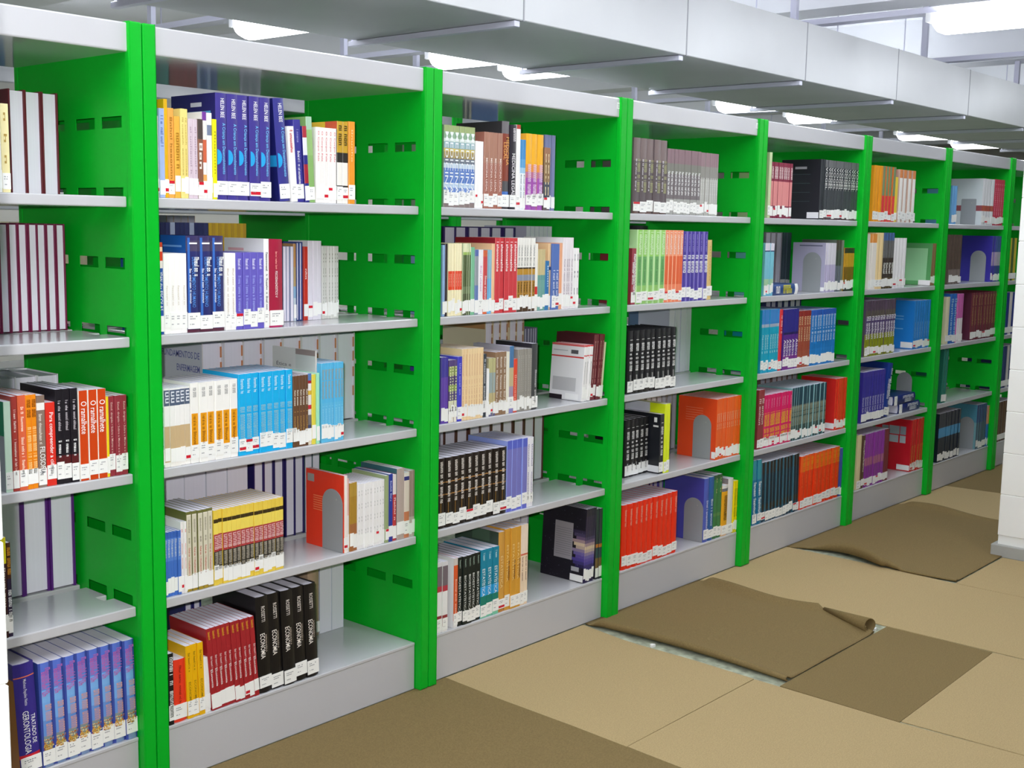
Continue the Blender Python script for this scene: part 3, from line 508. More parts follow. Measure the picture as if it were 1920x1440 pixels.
'green5':dict(m='8cc85c',side='c8ecb0',b=[(0,'98cc70'),(.25,'74b86c'),(.64,'a0dc70')],t=[('Fisiologia',.66,.97,.4,'e8fcd8',0),('aplicada',.28,.6,.26,'5c9858',0)],d='lime green volume'),
'orange5':dict(m='f07444',side='fcc4a0',b=[(0,'f88860'),(.25,'ec6430'),(.64,'f89870')],t=[('Fisiologia',.66,.97,.42,'fff0e4',0)],d='coral orange volume'),
'purple6':dict(m='4838a0',k=.0015,side='8c80cc',t=[('GUYTON',.4,.66,.5,'fcfcff',0),('Fisiologia médica',.7,.96,.2,'a8a0e0',0)],d='dark violet volume, blocky white title'),
'tanred':dict(m='e4c480',t=[('Manual',.3,.9,.1,'c0a060',0)],d='tan book leaning left, red sticker'),
'darkback':dict(m='2c3038',d='dark book at the shelf back'),
'black9':dict(m='1e1e22',k=.0015,b=[(0,'2c2a28'),(.12,'1e1e22')],t=[('A CURA e O CORPO',.36,.86,.36,'f0f0f0',0),('SILVERTHORN',.14,.3,.24,'b0b0b0',0)],d='black volume with white capitals'),
'fe_exer':dict(m='c4c8d8',k=.001,lc=[(0,1,0,1,'c0c4d4'),(.75,1,0,1,'5c7494')],lt=[('O Exercício e',.08,.72,.66,.07,'30343c'),('a Cardiologia',.08,.72,.5,.07,'30343c')],d='white pages beside Exercício cover'),
'black9b':dict(m='1e1e22',k=.0015,t=[('A CURA e O CORPO',.3,.86,.36,'f0f0f0',0),('SILVERTHORN',.1,.24,.24,'b0b0b0',0)],d='black volume set deeper on shelf'),
'blackal':dict(m='1c1e26',lc=[(0,1,0,1,'1c1e26'),(.08,.16,.86,.94,'f0f0f0'),(.04,.18,.78,.81,'e0e0e0'),(0,.3,.02,.13,'e4e4e8')],t=[('A CURA e O CORPO',.3,.86,.36,'f0f0f0',0)],d='black volume showing its cover, pulled forward'),
'lime2':dict(m='e2f018',lc=[(0,1,0,1,'dcdcec'),(0,.35,0,1,'e0f020')],d='lime yellow paperback'),
'orange12':dict(m='f4641c',lc=[(0,1,0,1,'ec4c20'),(.35,.8,.7,.705,'f8a080'),(.35,.8,.74,.745,'f8a080'),(.35,.8,.78,.785,'f8a080'),(.35,.8,.82,.825,'f8a080'),(.35,.8,.66,.665,'f8a080'),(.35,.8,.62,.625,'f8a080'),(0,.1,.02,.13,'f0f0f0')],t=[('Histologia básica',.5,.76,.4,'f8b890',0)],d='orange paperback behind bookend'),
'fe_grey9':dict(m='a8a0a0',k=.002,d='greyish page block at shelf back'),
'redor11':dict(m='f23010',t=[('Farmacologia',.66,.92,.3,'f8a890',.1)],d='scarlet volume'),
'blueviol':dict(m='5060bc',lc=[(0,1,0,1,'4c4cb0')],t=[('Microbiologia',.2,.65,.3,'d8dcf4',.1)],d='blue violet volume beside bookend'),
'blueviol2':dict(m='2c60a4',t=[('Imunologia',.2,.65,.3,'d0dcec',0)],d='medium blue volume'),
'green2':dict(m='3c7c48',b=[(0,'3c7c48'),(.35,'5c8c50'),(.4,'3c7c48'),(.93,'345c38')],t=[('• •',.7,.95,.2,'c8c890',0)],d='forest green volume'),
'orwh':dict(m='f0ac1c',b=[(0,'f0c8a0'),(.2,'f0ac1c'),(.88,'70707c'),(.94,'e8e4e0')],t=[('PARASITOLOGIA',.28,.8,.34,'604010',0)],d='fat amber book with grey top'),
'whgrey':dict(m='e4e0dc',lc=[(0,1,0,1,'948888')],d='white book behind the amber one'),
'yellow3b':dict(m='f8e008',b=[(0,'e8d840'),(.1,'f8e008')],t=[('Patologia geral',.3,.85,.4,'4c4410',0)],d='bright yellow volume at right end'),
'fe_lav':dict(m='605cb0',k=.003,d='page block with violet covers'),
'cream1':dict(m='c8d8a8',d='tall pale green spine'),
'dkpink9':dict(m='8c3048',b=[(0,'842c48'),(.22,'e09090'),(.66,'8c3048')],t=[('ANATOMIA',.7,.92,.5,'f4dcdc',0)],d='wine red spine with pink band'),
'blackcov':dict(m='30343a',lc=[(0,1,0,1,'282830'),(.35,.65,.84,.88,'b0b0b8'),(.25,.9,.75,.755,'4c6064'),(.25,.9,.6,.605,'4c6064'),(.25,.9,.45,.455,'4c6064'),(.25,.9,.3,.305,'4c6064'),(0,.3,.02,.12,'ececf0')],d='black cover facing the aisle'),
'vogel':dict(m='383c42',b=[(0,'5c4c50'),(.12,'484c50'),(.5,'34383e'),(.88,'6c6e70')],t=[('VOGEL',.5,.88,.6,'f4f4f0',0)],d='charcoal volume with tall white capitals'),
'ltb5':dict(m='80c8dc',b=[(0,'7cc4dc'),(.2,'a8d0a8'),(.32,'80c8dc'),(.84,'303468'),(.86,'e4e0f0')],d='aqua paperback'),
'lav7':dict(m='d4ccdc',b=[(0,'b8b0d0'),(.56,'dcd8e4')],lc=[(0,1,0,1,'b0acc8'),(.1,.8,.93,.95,'60607c'),(0,.2,.02,.1,'f4f4f4')],d='lilac paperback beside bookend'),
'dkgreen2':dict(m='586458',b=[(0,'68707c'),(.5,'485448'),(.8,'504c40')],d='dark green grey spine'),
'olivegrey':dict(m='7c8474',d='olive grey spine'),
'gold7':dict(m='c09028',b=[(0,'2c2c2c'),(.2,'806020'),(.56,'c8982c'),(.88,'343428')],d='gold paperback with black top'),
'fe_grey3':dict(m='98949c',k=.002,d='grey page block at shelf back'),
'slate4':dict(m='50606c',d='slate spine at shelf back'),
'tealblue7':dict(m='18a4c8',b=[(0,'20a8cc'),(.2,'10a4c4'),(.72,'a8b4c8'),(.77,'4088d0')],t=[('Química',.3,.6,.4,'b0e0e8',0)],d='turquoise volume with blue top'),
'red1d':dict(m='dc3038',t=[('QUÍMICA',.6,.9,.3,'f8c0c0',0)],d='red volume between blue ones'),
'purple5':dict(m='3c308c',b=[(0,'7c3490'),(.24,'5c2c90'),(.58,'28205c'),(.62,'302c88')],t=[('Atkins',.22,.5,.6,'fcfcfc',0)],d='violet volume with white title'),
'brown5':dict(m='a05038',b=[(0,'a85844'),(.3,'a04c38'),(.9,'902c28')],t=[('Russell',.45,.9,.4,'e8d0a0',0)],d='rust brown volume'),
'blue9':dict(m='2480cc',b=[(0,'2480cc'),(.3,'1c78c4'),(.9,'2c5cb8')],t=[('Halliday Física',.42,.9,.44,'ccdcf4',0)],d='vivid blue volume'),
'fe_navyw':dict(m='303468',k=.006,d='grey page block in navy boards'),
'maroon2':dict(m='94383c',t=[('Cálculo',.4,.85,.5,'ecd8d0',0)],d='maroon volume'),
'pink10':dict(m='e0186c',b=[(0,'d81860'),(.12,'e01868')],t=[('GENÉTICA',.4,.66,.6,'fcc42c',0),('HUMANA',.14,.36,.6,'fcc42c',0),('Borges',.74,.92,.3,'f490b8',0)],d='hot pink spine, yellow lettering'),
'dkteal16':dict(m='2c4a54',side='8cb8bc',b=[(0,'24484c'),(.2,'405450'),(.6,'787c6c'),(.66,'244858')],t=[('BIOLOGIA CELULAR',.28,.64,.6,'a0a48c',0)],d='dark teal volume, pale edges'),
'red6':dict(m='ec3c20',lc=[(0,1,0,1,'dc2824'),(0,.25,.02,.13,'f0f0f0')],d='scarlet red volume'),
'fe_wgrey7':dict(m='8c6c68',k=.003,d='greyish page block at back'),
'teal2':dict(m='1c7ca4',b=[(0,'1c74a0'),(.7,'3094a8')],t=[('Química Inorgânica',.1,.66,.5,'e8f4f8',0)],d='ocean blue volume'),
'black11':dict(m='101418',side='3c6c80',b=[(0,'10344c'),(.2,'2c2820'),(.3,'0c2434'),(.8,'241c18')],d='black and deep blue volume'),
'redor9':dict(m='f03c0c',b=[(0,'f03c0c'),(.7,'f46018')],t=[('QUÍMICA',.7,.95,.5,'f8a820',0),('geral',.4,.64,.12,'f88848',-.2)],d='red orange volume'),
'blue2e':dict(m='4854ac',d='indigo volume at right end'),
'orange3':dict(m='f0a028',d='orange spine'),
'greenred4':dict(m='7c946c',b=[(0,'e84048'),(.46,'e84848'),(.47,'7c946c')],side='d87838',d='green over red spine'),
'yel1':dict(m='f4d848',d='yellow spine leaning'),
'wor4':dict(m='f4f0ec',b=[(0,'f4f0ec'),(.84,'e08c54')],side='c8a898',d='white spine with orange top'),
'wor3':dict(m='f4ece4',b=[(0,'f4ece4'),(.84,'f09c48')],d='white spine, orange cap'),
'creamf':dict(m='f4d8a0',d='cream spine'),
'dkblue4':dict(m='58503c',b=[(0,'584c30'),(.2,'443c38'),(.55,'6c6c6c'),(.86,'4c6ca0')],t=[('Física',.24,.46,.6,'f0f0e8',0)],d='dark brown spine with blue top'),
'white4f':dict(m='f0eef0',d='white spine'),
'browngr':dict(m='946450',lc=[(0,1,0,1,'58a060'),(.15,.95,.1,.88,'98d09c'),(0,.4,.0,.12,'f0ecec')],d='brown spine with pale green cover'),
'olivepur':dict(m='605068',b=[(0,'8c9420'),(.4,'5c4c78'),(.7,'605850'),(.82,'584858')],t=[('Cálculo',.3,.72,.6,'f0ecf4',0)],d='purple and olive spine'),
'blue7':dict(m='2c80cc',lc=[(0,1,0,1,'1c7cd0'),(.3,.95,.66,.68,'70b0e4'),(.3,.95,.6,.62,'70b0e4'),(.3,.95,.4,.42,'70b0e4'),(0,.35,.02,.14,'ececec')],t=[('Álgebra',.2,.55,.3,'88bcec',0)],d='azure volume'),
'purnavy9':dict(m='3c3098',b=[(0,'28245c'),(.14,'38309c'),(.9,'4438a0')],t=[('Geometria',.2,.5,.5,'c8c8ec',0)],d='purple navy volume'),
'navylean':dict(m='1c3c94',t=[('VOLTATION',.3,.7,.3,'f0f4fc',-.15),('Fundamentos da',.2,.9,.24,'f0f4fc',.2)],d='navy volume leaning right'),
'creamg':dict(m='e8d8a8',d='cream spine'),'browng':dict(m='5c4434',t=[('Engenharia',.3,.9,.4,'e8d8d0',0)],d='dark brown spine'),
'purple7':dict(m='943ca0',b=[(0,'8c3898'),(.4,'b06888'),(.55,'943ca4')],d='bright purple spine'),
'dkred2g':dict(m='7c2c38',d='dark red spine'),
'redpic':dict(m='d02c2c',lc=[(0,1,0,1,'c41828'),(.32,.6,.7,.86,'98a4ac'),(.62,.8,.72,.85,'7c8c98'),(.34,.6,.54,.68,'a8b4bc'),(.14,.3,.7,.86,'8c98a4'),(.14,.3,.54,.68,'b0bcc4'),(0,.35,.02,.12,'ececec')],t=[('Eletrônica',.1,.5,.4,'e88c40',0)],d='red volume with grey cover pictures'),
'ltbh':dict(m='70a8dc',d='light blue spine'),
'white4h':dict(m='dcdce0',b=[(0,'dcdce0'),(.3,'b05848'),(.42,'dcdce0')],lc=[(0,1,0,1,'ccd4d8'),(0,1,.3,.42,'904850')],d='white volume with red band'),
'red5h':dict(m='c83c58',t=[('Concreto',.2,.9,.4,'e898a8',0)],d='raspberry red volume'),
'brownh':dict(m='6c5c54',b=[(0,'807470'),(.3,'5c4c44')],d='brown patterned volume'),
'navy7h':dict(m='4840a0',b=[(0,'443c98'),(.35,'c0a8cc'),(.65,'4c48a0')],lc=[(0,1,0,1,'38309c')],d='violet navy volume'),
'creamh':dict(m='e0d8b8',d='cream spine'),
'blue2h':dict(m='2c6cc4',t=[('Mecânica',.15,.9,.5,'a8ccf0',0)],d='blue volume'),
'pinkwh':dict(m='d870b0',b=[(0,'ece4e8'),(.5,'cc68b0')],d='pink over white spine'),
'maroon9':dict(m='743440',k=.002,lc=[(0,1,0,1,'58283c')],t=[('Hidráulica',.3,.95,.4,'b89060',0)],d='maroon hardback'),
'teal2h':dict(m='2c7c6c',lc=[(0,1,0,1,'206858')],d='teal book leaning right'),
'blackblue':dict(m='182030',b=[(0,'182034'),(.5,'4c98c8'),(.7,'343440')],d='black and blue volume'),
'tealgrey':dict(m='3c5478',b=[(0,'486070'),(.6,'3c4c78')],lc=[(0,1,0,1,'4c8ca4'),(0,1,.0,.6,'70a0a8')],d='slate blue volume with teal cover'),
'orblue':dict(m='3c78c0',b=[(0,'3870b8'),(.55,'f0a058')],d='orange over blue spine'),
}

# bay, shelf, left, right, count, height, depth offset, lean, fore-edge outward, design
ROWS = [
(0,1,-0.3595,-0.3451,1,0.215,0.032,0.0,0,'w_thin'),
(0,1,-0.3446,-0.3254,1,0.197,0.032,0.0,0,'creamy'),
(0,1,-0.2178,-0.0882,3,0.254,0.245,0.0,1,'fe_wred'),
(0,2,-0.2624,-0.0639,8,0.274,0.275,0.0,1,'fe_maroon'),
(0,3,-0.3616,-0.3445,1,0.213,0.032,0.0,0,'mintspine'),
(0,3,-0.3442,-0.3296,1,0.224,0.032,0.0,0,'brickred'),
(0,3,-0.3294,-0.3100,1,0.225,0.032,0.0,0,'salmon'),
(0,3,-0.3098,-0.2828,2,0.224,0.032,0.0,0,'orange_h'),
(0,3,-0.2816,-0.2607,1,0.220,0.032,0.0,0,'taupe_f'),
(0,3,-0.2596,-0.2353,1,0.201,0.032,0.0,0,'red_c'),
(0,3,-0.2341,-0.1775,3,0.230,0.032,0.0,0,'black_r'),
(0,3,-0.1767,-0.1032,3,0.222,0.032,0.0,0,'orange_w'),
(0,3,-0.1032,-0.0971,1,0.201,0.032,0.0,0,'yel_thin'),
(0,3,-0.0968,-0.0458,3,0.201,0.032,0.0,0,'dkred_s'),
(0,3,-0.2521,-0.0800,3,0.231,0.300,0.0,1,'fe_white'),
(0,4,-0.3810,-0.3691,1,0.242,0.032,0.0,0,'brown_y'),
(0,4,-0.3688,-0.3572,1,0.227,0.032,0.0,0,'dk_orange'),
(0,4,-0.2624,-0.0470,3,0.314,0.300,0.0,1,'fe_purple'),
(0,5,-0.3496,-0.2971,1,0.276,0.032,2.6,0,'geronto'),
(0,5,-0.2948,-0.0365,8,0.265,0.032,1.2,0,'skyblue'),
(1,1,0.0482,0.0613,1,0.201,0.032,0.0,0,'cream_thin'),
(1,1,0.0619,0.0773,1,0.220,0.032,0.0,0,'lav'),
(1,1,0.0775,0.0885,1,0.244,0.034,0.0,0,'amber_tall'),
(1,1,0.0890,0.1064,1,0.223,0.032,0.0,0,'orange_l'),
(1,1,0.1068,0.1225,1,0.204,0.032,0.0,0,'amber'),
(1,1,0.1231,0.1466,2,0.224,0.032,0.0,0,'paleyel'),
(1,1,0.1473,0.1740,2,0.201,0.032,0.0,0,'pinkw'),
(1,1,0.1744,0.1903,1,0.202,0.032,0.0,0,'brown_w'),
(1,1,0.1910,0.2039,1,0.222,0.032,0.0,0,'wpurple'),
(1,1,0.2043,0.2190,1,0.220,0.032,0.0,0,'w_oval'),
(1,1,0.2197,0.2321,1,0.205,0.032,0.0,0,'yellow_b'),
(1,1,0.2328,0.4059,5,0.274,0.032,0.0,0,'navy_c'),
(1,1,0.4400,0.4761,1,0.277,0.032,4.6,0,'navy_c2'),
(1,1,0.4769,0.4987,1,0.205,0.032,4.0,0,'w_red'),
(1,1,0.4995,0.5247,1,0.225,0.032,3.6,0,'indigo'),
(1,1,0.5255,0.5406,1,0.209,0.032,3.2,0,'redblue'),
(1,1,0.5414,0.5626,1,0.236,0.032,3.0,0,'greenp'),
(1,1,0.5634,0.6417,5,0.210,0.032,0.0,0,'corpo'),
(1,1,0.6425,0.6837,2,0.232,0.032,0.0,0,'blackyel'),
(1,1,0.6846,0.7085,1,0.234,0.032,0.0,0,'orange_p'),
(1,2,0.0499,0.0652,1,0.233,0.032,0.0,0,'yoan'),
(1,2,0.0661,0.1359,4,0.205,0.032,0.0,0,'white4'),
(1,2,0.1372,0.2530,3,0.250,0.032,0.0,0,'navybl'),
(1,2,0.2537,0.2888,2,0.205,0.032,0.0,0,'white_t'),
(1,2,0.2892,0.3806,4,0.206,0.032,0.0,0,'violet'),
(1,2,0.3814,0.3984,1,0.243,0.032,0.0,0,'white_tall'),
(1,2,0.3992,0.4464,1,0.242,0.032,0.0,0,'magenta'),
(1,2,0.5512,0.5860,3,0.219,0.160,0.0,1,'fe_wblue'),
(1,2,0.5868,0.5967,1,0.227,0.160,0.0,0,'tanmulti'),
(1,2,0.5971,0.6192,2,0.232,0.160,0.0,1,'fe_wblue2'),
(1,2,0.6328,0.6485,1,0.218,0.170,0.0,0,'redthin'),
(1,2,0.6493,0.6999,3,0.235,0.170,0.0,0,'white_m'),
(1,2,0.7091,0.7774,6,0.219,0.180,0.0,0,'greyw'),
(1,3,0.0495,0.0605,1,0.210,0.032,0.0,0,'mint'),
(1,3,0.0612,0.1402,5,0.205,0.032,0.0,0,'wtan'),
(1,3,0.1413,0.2905,6,0.213,0.032,0.0,0,'worange'),
(1,3,0.2916,0.4771,8,0.224,0.032,0.0,0,'cyan'),
(1,3,0.4784,0.5343,5,0.204,0.032,0.0,0,'brown4'),
(1,3,0.5352,0.5481,1,0.207,0.032,0.0,0,'multi'),
(1,3,0.5485,0.5628,1,0.203,0.032,0.0,0,'yelthin2'),
(1,3,0.5755,0.5815,1,0.268,0.050,0.0,0,'etica'),
(1,3,0.5637,0.5750,1,0.206,0.032,0.0,0,'mint2'),
(1,3,0.5820,0.6675,7,0.232,0.032,0.0,0,'ltblue'),
(1,3,0.3646,0.9494,8,0.284,0.300,0.0,1,'fe_worange'),
(1,4,0.0537,0.1038,5,0.173,0.032,0.0,0,'blue5'),
(1,4,0.1047,0.1207,2,0.194,0.032,0.0,0,'white2'),
(1,4,0.1216,0.2047,5,0.217,0.032,0.0,0,'olive'),
(1,4,0.2056,0.4442,16,0.208,0.032,0.0,0,'yrb'),
(1,4,0.6667,0.6815,1,0.236,0.032,0.0,0,'orangered_b'),
(1,4,0.6827,0.6896,1,0.225,0.032,0.0,0,'white_s'),
(1,4,0.6901,0.7208,2,0.210,0.032,0.0,0,'oliveg'),
(1,4,0.7214,0.8350,9,0.201,0.032,0.0,0,'white9'),
(1,4,0.8356,0.8491,1,0.212,0.032,0.0,0,'gg'),
(1,4,0.8497,0.8675,1,0.214,0.032,0.0,0,'bluet'),
(1,4,0.8687,0.8836,1,0.210,0.032,0.0,0,'redt'),
(1,4,0.8842,0.9167,2,0.226,0.032,0.0,0,'tealtall'),
(1,4,0.9174,0.9395,1,0.209,0.032,0.0,0,'worange1'),
(1,4,0.9401,0.9635,2,0.212,0.032,0.0,0,'gpink'),
(1,4,0.2273,0.5205,4,0.314,0.300,0.0,1,'fe_plain'),
(1,4,0.5421,0.7406,5,0.314,0.300,0.0,1,'fe_darkp'),
(1,4,0.7417,0.7987,2,0.314,0.300,0.0,1,'fe_plain2'),
(1,5,0.0570,0.0727,1,0.197,0.032,0.0,0,'blackt'),
(1,5,0.0736,0.1147,1,0.173,0.032,0.0,0,'redor'),
(1,5,0.1161,0.1714,3,0.204,0.032,1.5,0,'yellow3'),
(1,5,0.1724,0.1909,2,0.157,0.032,2.0,0,'whitet2'),
(1,5,0.1933,0.3531,10,0.236,0.032,4.4,0,'dkred10'),
(1,5,0.3552,0.5705,5,0.284,0.032,2.4,0,'econ'),
(1,5,0.8011,0.9027,2,0.318,0.300,0.0,1,'fe_big'),
(1,5,0.7511,0.7973,1,0.318,0.300,0.0,0,'tanback'),
(1,5,0.2926,0.3500,2,0.300,0.300,0.0,1,'fe_blue2'),
(2,1,1.0785,1.2208,6,0.254,0.032,0.0,0,'pattern'),
(2,1,1.2218,1.2637,4,0.213,0.032,0.0,0,'white4b'),
(2,1,1.2648,1.3544,4,0.245,0.032,0.0,0,'brownv'),
(2,1,1.3554,1.3921,1,0.286,0.032,0.0,0,'medleg'),
(2,1,1.3931,1.4238,1,0.277,0.032,0.0,0,'medleg2'),
(2,1,1.4249,1.4444,1,0.279,0.032,0.0,0,'wredtop'),
(2,1,1.4450,1.4745,2,0.232,0.032,0.0,0,'bluew'),
(2,1,1.4756,1.5681,3,0.254,0.032,0.0,0,'yelpur'),
(2,1,1.5692,1.6060,2,0.213,0.032,0.0,0,'dkgold'),
(2,1,1.6537,1.7105,3,0.264,0.100,0.0,0,'bluegrey'),
(2,2,1.0790,1.0896,1,0.226,0.032,0.0,0,'ltb1'),
(2,2,1.0900,1.1011,1,0.230,0.032,0.0,0,'blk1'),
(2,2,1.1021,1.1677,6,0.231,0.032,0.0,0,'credband'),
(2,2,1.1687,1.2087,5,0.231,0.032,0.0,0,'gstripe'),
(2,2,1.2092,1.2269,1,0.219,0.032,0.0,0,'mint3'),
(2,2,1.2274,1.2452,1,0.211,0.032,0.0,0,'bluegr1'),
(2,2,1.2457,1.2678,1,0.211,0.032,0.0,0,'wpink1'),
(2,2,1.2683,1.2885,1,0.209,0.032,0.0,0,'redw1'),
(2,2,1.2890,1.3114,2,0.210,0.032,0.0,0,'ltb2'),
(2,2,1.3119,1.3266,1,0.231,0.032,0.0,0,'peach1'),
(2,2,1.3277,1.4390,5,0.249,0.032,0.0,0,'redcri'),
(2,2,1.4395,1.5327,6,0.250,0.032,0.0,0,'wbrown'),
(2,2,1.5333,1.5498,1,0.231,0.032,0.0,0,'wredz'),
(2,2,1.5504,1.5907,3,0.211,0.032,0.0,0,'tanteal'),
(2,2,1.5912,1.6120,1,0.171,0.032,0.0,0,'blueb'),
(2,2,1.6125,1.6255,1,0.231,0.036,0.0,0,'tantall'),
(2,2,1.6256,1.6676,2,0.230,0.032,0.0,0,'blue2b'),
(2,2,1.6682,1.6849,1,0.233,0.032,0.0,0,'peach2'),
(2,2,1.6855,1.7461,4,0.252,0.032,0.0,0,'pale4'),
(2,2,1.7467,1.7793,2,0.215,0.032,0.0,0,'whitee'),
(2,2,1.3558,1.7355,6,0.284,0.300,0.0,1,'fe_darkp2'),
(2,2,1.8022,1.9531,6,0.290,0.300,0.0,1,'fe_white6'),
(2,3,1.0794,1.1116,2,0.214,0.032,0.0,0,'purple2'),
(2,3,1.1120,1.1521,3,0.203,0.032,0.0,0,'dkpat'),
(2,3,1.1526,1.1741,1,0.212,0.032,0.0,0,'blue1c'),
(2,3,1.1751,1.2765,8,0.235,0.032,0.0,0,'peach8'),
(2,3,1.2770,1.2943,1,0.212,0.032,0.0,0,'navyt'),
(2,3,1.2948,1.3048,1,0.162,0.032,0.0,0,'whitethin3'),
(2,3,1.3053,1.3377,3,0.196,0.032,0.0,0,'greyyel'),
(2,3,1.3382,1.3916,3,0.214,0.032,0.0,0,'brown3'),
(2,3,1.3921,1.4102,2,0.212,0.032,0.0,0,'whitec2'),
(2,3,1.4107,1.4322,1,0.230,0.032,0.0,0,'bluetan'),
(2,3,1.4327,1.4521,1,0.185,0.032,0.0,0,'redfl'),
(2,3,1.4527,1.5265,6,0.216,0.032,0.0,0,'grey6'),
(2,3,1.5271,1.5587,1,0.232,0.032,0.0,0,'dkgrey'),
(2,3,1.8104,1.8640,3,0.207,0.032,-4.0,0,'whitebox'),
(2,3,1.8653,1.9252,4,0.243,0.032,-5.0,0,'maroon4'),
(2,3,1.9265,1.9397,1,0.212,0.032,-5.0,0,'creamlast'),
(2,3,1.5769,1.8034,5,0.289,0.300,0.0,1,'fe_biol'),
(2,3,1.8416,1.9144,5,0.248,0.330,0.0,1,'fe_small'),
(2,4,1.0709,1.4029,10,0.232,0.032,0.0,0,'blackgold'),
(2,4,1.4045,1.5108,4,0.249,0.032,0.0,0,'bviolet'),
(2,4,1.5120,1.5466,2,0.248,0.032,0.0,0,'whiteend'),
(2,4,1.3156,1.9330,10,0.314,0.300,0.0,1,'fe_brownw'),
(2,5,1.0685,1.1166,2,0.238,0.032,0.0,0,'wredphoto'),
(2,5,1.1463,1.1656,1,0.238,0.032,0.0,0,'orangew5'),
(2,5,1.1678,1.2787,5,0.236,0.032,0.0,0,'blackgr'),
(2,5,1.2798,1.3710,3,0.240,0.032,0.0,0,'estat'),
(2,5,1.3722,1.4048,1,0.285,0.032,0.0,0,'goldg'),
(2,5,1.4060,1.4845,3,0.290,0.032,0.0,0,'gold3'),
(2,5,1.4857,1.5246,2,0.291,0.032,0.0,0,'creamend'),
(2,5,1.8521,1.9117,5,0.283,0.032,-3.0,0,'galaxy'),
(2,5,1.9291,1.9635,2,0.274,0.032,0.0,0,'dkcol'),
(2,5,1.7072,1.8491,3,0.236,0.300,0.0,1,'fe_w5'),
(3,1,2.1034,2.3208,5,0.282,0.032,0.0,0,'taupe5'),
(3,1,2.3225,2.5619,10,0.254,0.032,0.0,0,'grey10'),
(3,1,2.5625,2.6982,8,0.252,0.032,0.0,0,'grey8'),
(3,2,2.1066,2.1342,1,0.213,0.032,0.0,0,'dkredw'),
(3,2,2.1357,2.3289,5,0.284,0.032,0.0,0,'green5'),
(3,2,2.3300,2.4536,5,0.284,0.032,0.0,0,'orange5'),
(3,2,2.4547,2.6416,6,0.280,0.032,0.8,0,'purple6'),
(3,2,2.6440,2.6851,1,0.246,0.032,1.0,0,'tanred'),
(3,2,2.5412,2.6507,1,0.300,0.330,0.0,0,'darkback'),
(3,3,2.1018,2.4318,9,0.244,0.032,0.0,0,'black9'),
(3,3,2.7830,2.9609,4,0.297,0.300,0.0,1,'fe_exer'),
(3,4,2.1700,2.3360,5,0.231,0.085,0.0,0,'black9b'),
(3,4,2.3366,2.3656,1,0.243,0.032,0.0,0,'blackal'),
(3,4,2.3672,2.4044,2,0.282,0.032,0.5,0,'lime2'),
(3,4,2.7589,2.9609,12,0.263,0.032,0.0,0,'orange12'),
(3,4,2.4988,2.8670,9,0.314,0.300,0.0,1,'fe_grey9'),
(3,5,2.0958,2.4853,11,0.260,0.032,0.0,0,'redor11'),
(3,5,2.6912,2.7297,1,0.278,0.032,0.0,0,'blueviol'),
(3,5,2.7312,2.7702,1,0.279,0.032,0.0,0,'blueviol2'),
(3,5,2.7717,2.8387,2,0.281,0.032,0.0,0,'green2'),
(3,5,2.8356,2.8851,1,0.226,0.032,0.0,0,'orwh'),
(3,5,2.8866,2.9305,1,0.249,0.032,0.0,0,'whgrey'),
(3,5,2.9321,2.9609,3,0.234,0.032,0.0,0,'yellow3b'),
(3,5,2.6336,2.7779,4,0.290,0.300,0.0,1,'fe_lav'),
(4,1,3.1140,3.1376,1,0.284,0.032,0.0,0,'cream1'),
(4,1,3.1387,3.3258,9,0.244,0.032,0.0,0,'dkpink9'),
(4,1,3.6066,3.6472,1,0.280,0.032,0.0,0,'blackcov'),
(4,1,3.6485,3.9950,13,0.279,0.032,0.0,0,'vogel'),
(4,2,3.1151,3.1933,5,0.234,0.032,0.0,0,'ltb5'),
(4,2,3.6958,3.8042,7,0.235,0.032,0.0,0,'lav7'),
(4,2,3.8056,3.8570,2,0.250,0.032,0.0,0,'dkgreen2'),
(4,2,3.8577,3.8902,1,0.249,0.032,0.0,0,'olivegrey'),
(4,2,3.8916,3.9950,7,0.211,0.032,0.0,0,'gold7'),
(4,2,3.5952,3.7552,3,0.281,0.300,0.0,1,'fe_grey3'),
(4,2,3.7565,3.8480,4,0.281,0.300,0.0,0,'slate4'),
(4,3,3.1165,3.2746,7,0.284,0.032,0.0,0,'tealblue7'),
(4,3,3.2758,3.3094,1,0.280,0.032,0.0,0,'red1d'),
(4,3,3.3113,3.4534,5,0.278,0.032,0.0,0,'purple5'),
(4,3,3.4547,3.5748,5,0.265,0.032,0.0,0,'brown5'),
(4,3,3.5761,3.8383,9,0.265,0.032,0.0,0,'blue9'),
(4,3,3.6181,3.9885,6,0.290,0.300,0.0,1,'fe_navyw'),
(4,4,3.1143,3.1683,2,0.270,0.032,0.0,0,'maroon2'),
(4,4,3.1695,3.4232,10,0.241,0.032,0.0,0,'pink10'),
(4,4,3.4251,3.7734,16,0.251,0.032,0.0,0,'dkteal16'),
(4,4,3.8781,3.9950,6,0.257,0.032,0.0,0,'red6'),
(4,4,3.6096,3.9877,7,0.314,0.300,0.0,1,'fe_wgrey7'),
(4,5,3.1062,3.1814,2,0.300,0.032,2.0,0,'teal2'),
(4,5,3.1875,3.5465,11,0.280,0.032,2.2,0,'black11'),
(4,5,3.5492,3.9673,9,0.260,0.032,0.0,0,'redor9'),
(4,5,3.9702,3.9950,2,0.247,0.032,0.0,0,'blue2e'),
(5,1,4.1753,4.2780,3,0.280,0.032,0.0,0,'orange3'),
(5,1,4.2791,4.4403,4,0.281,0.032,0.0,0,'greenred4'),
(5,1,4.4414,4.4713,1,0.232,0.032,0.0,0,'yel1'),
(5,1,4.4780,4.6972,4,0.273,0.032,0.0,0,'wor4'),
(5,2,4.1755,4.2540,3,0.282,0.032,0.0,0,'wor3'),
(5,2,4.2561,4.3394,2,0.288,0.032,0.0,0,'creamf'),
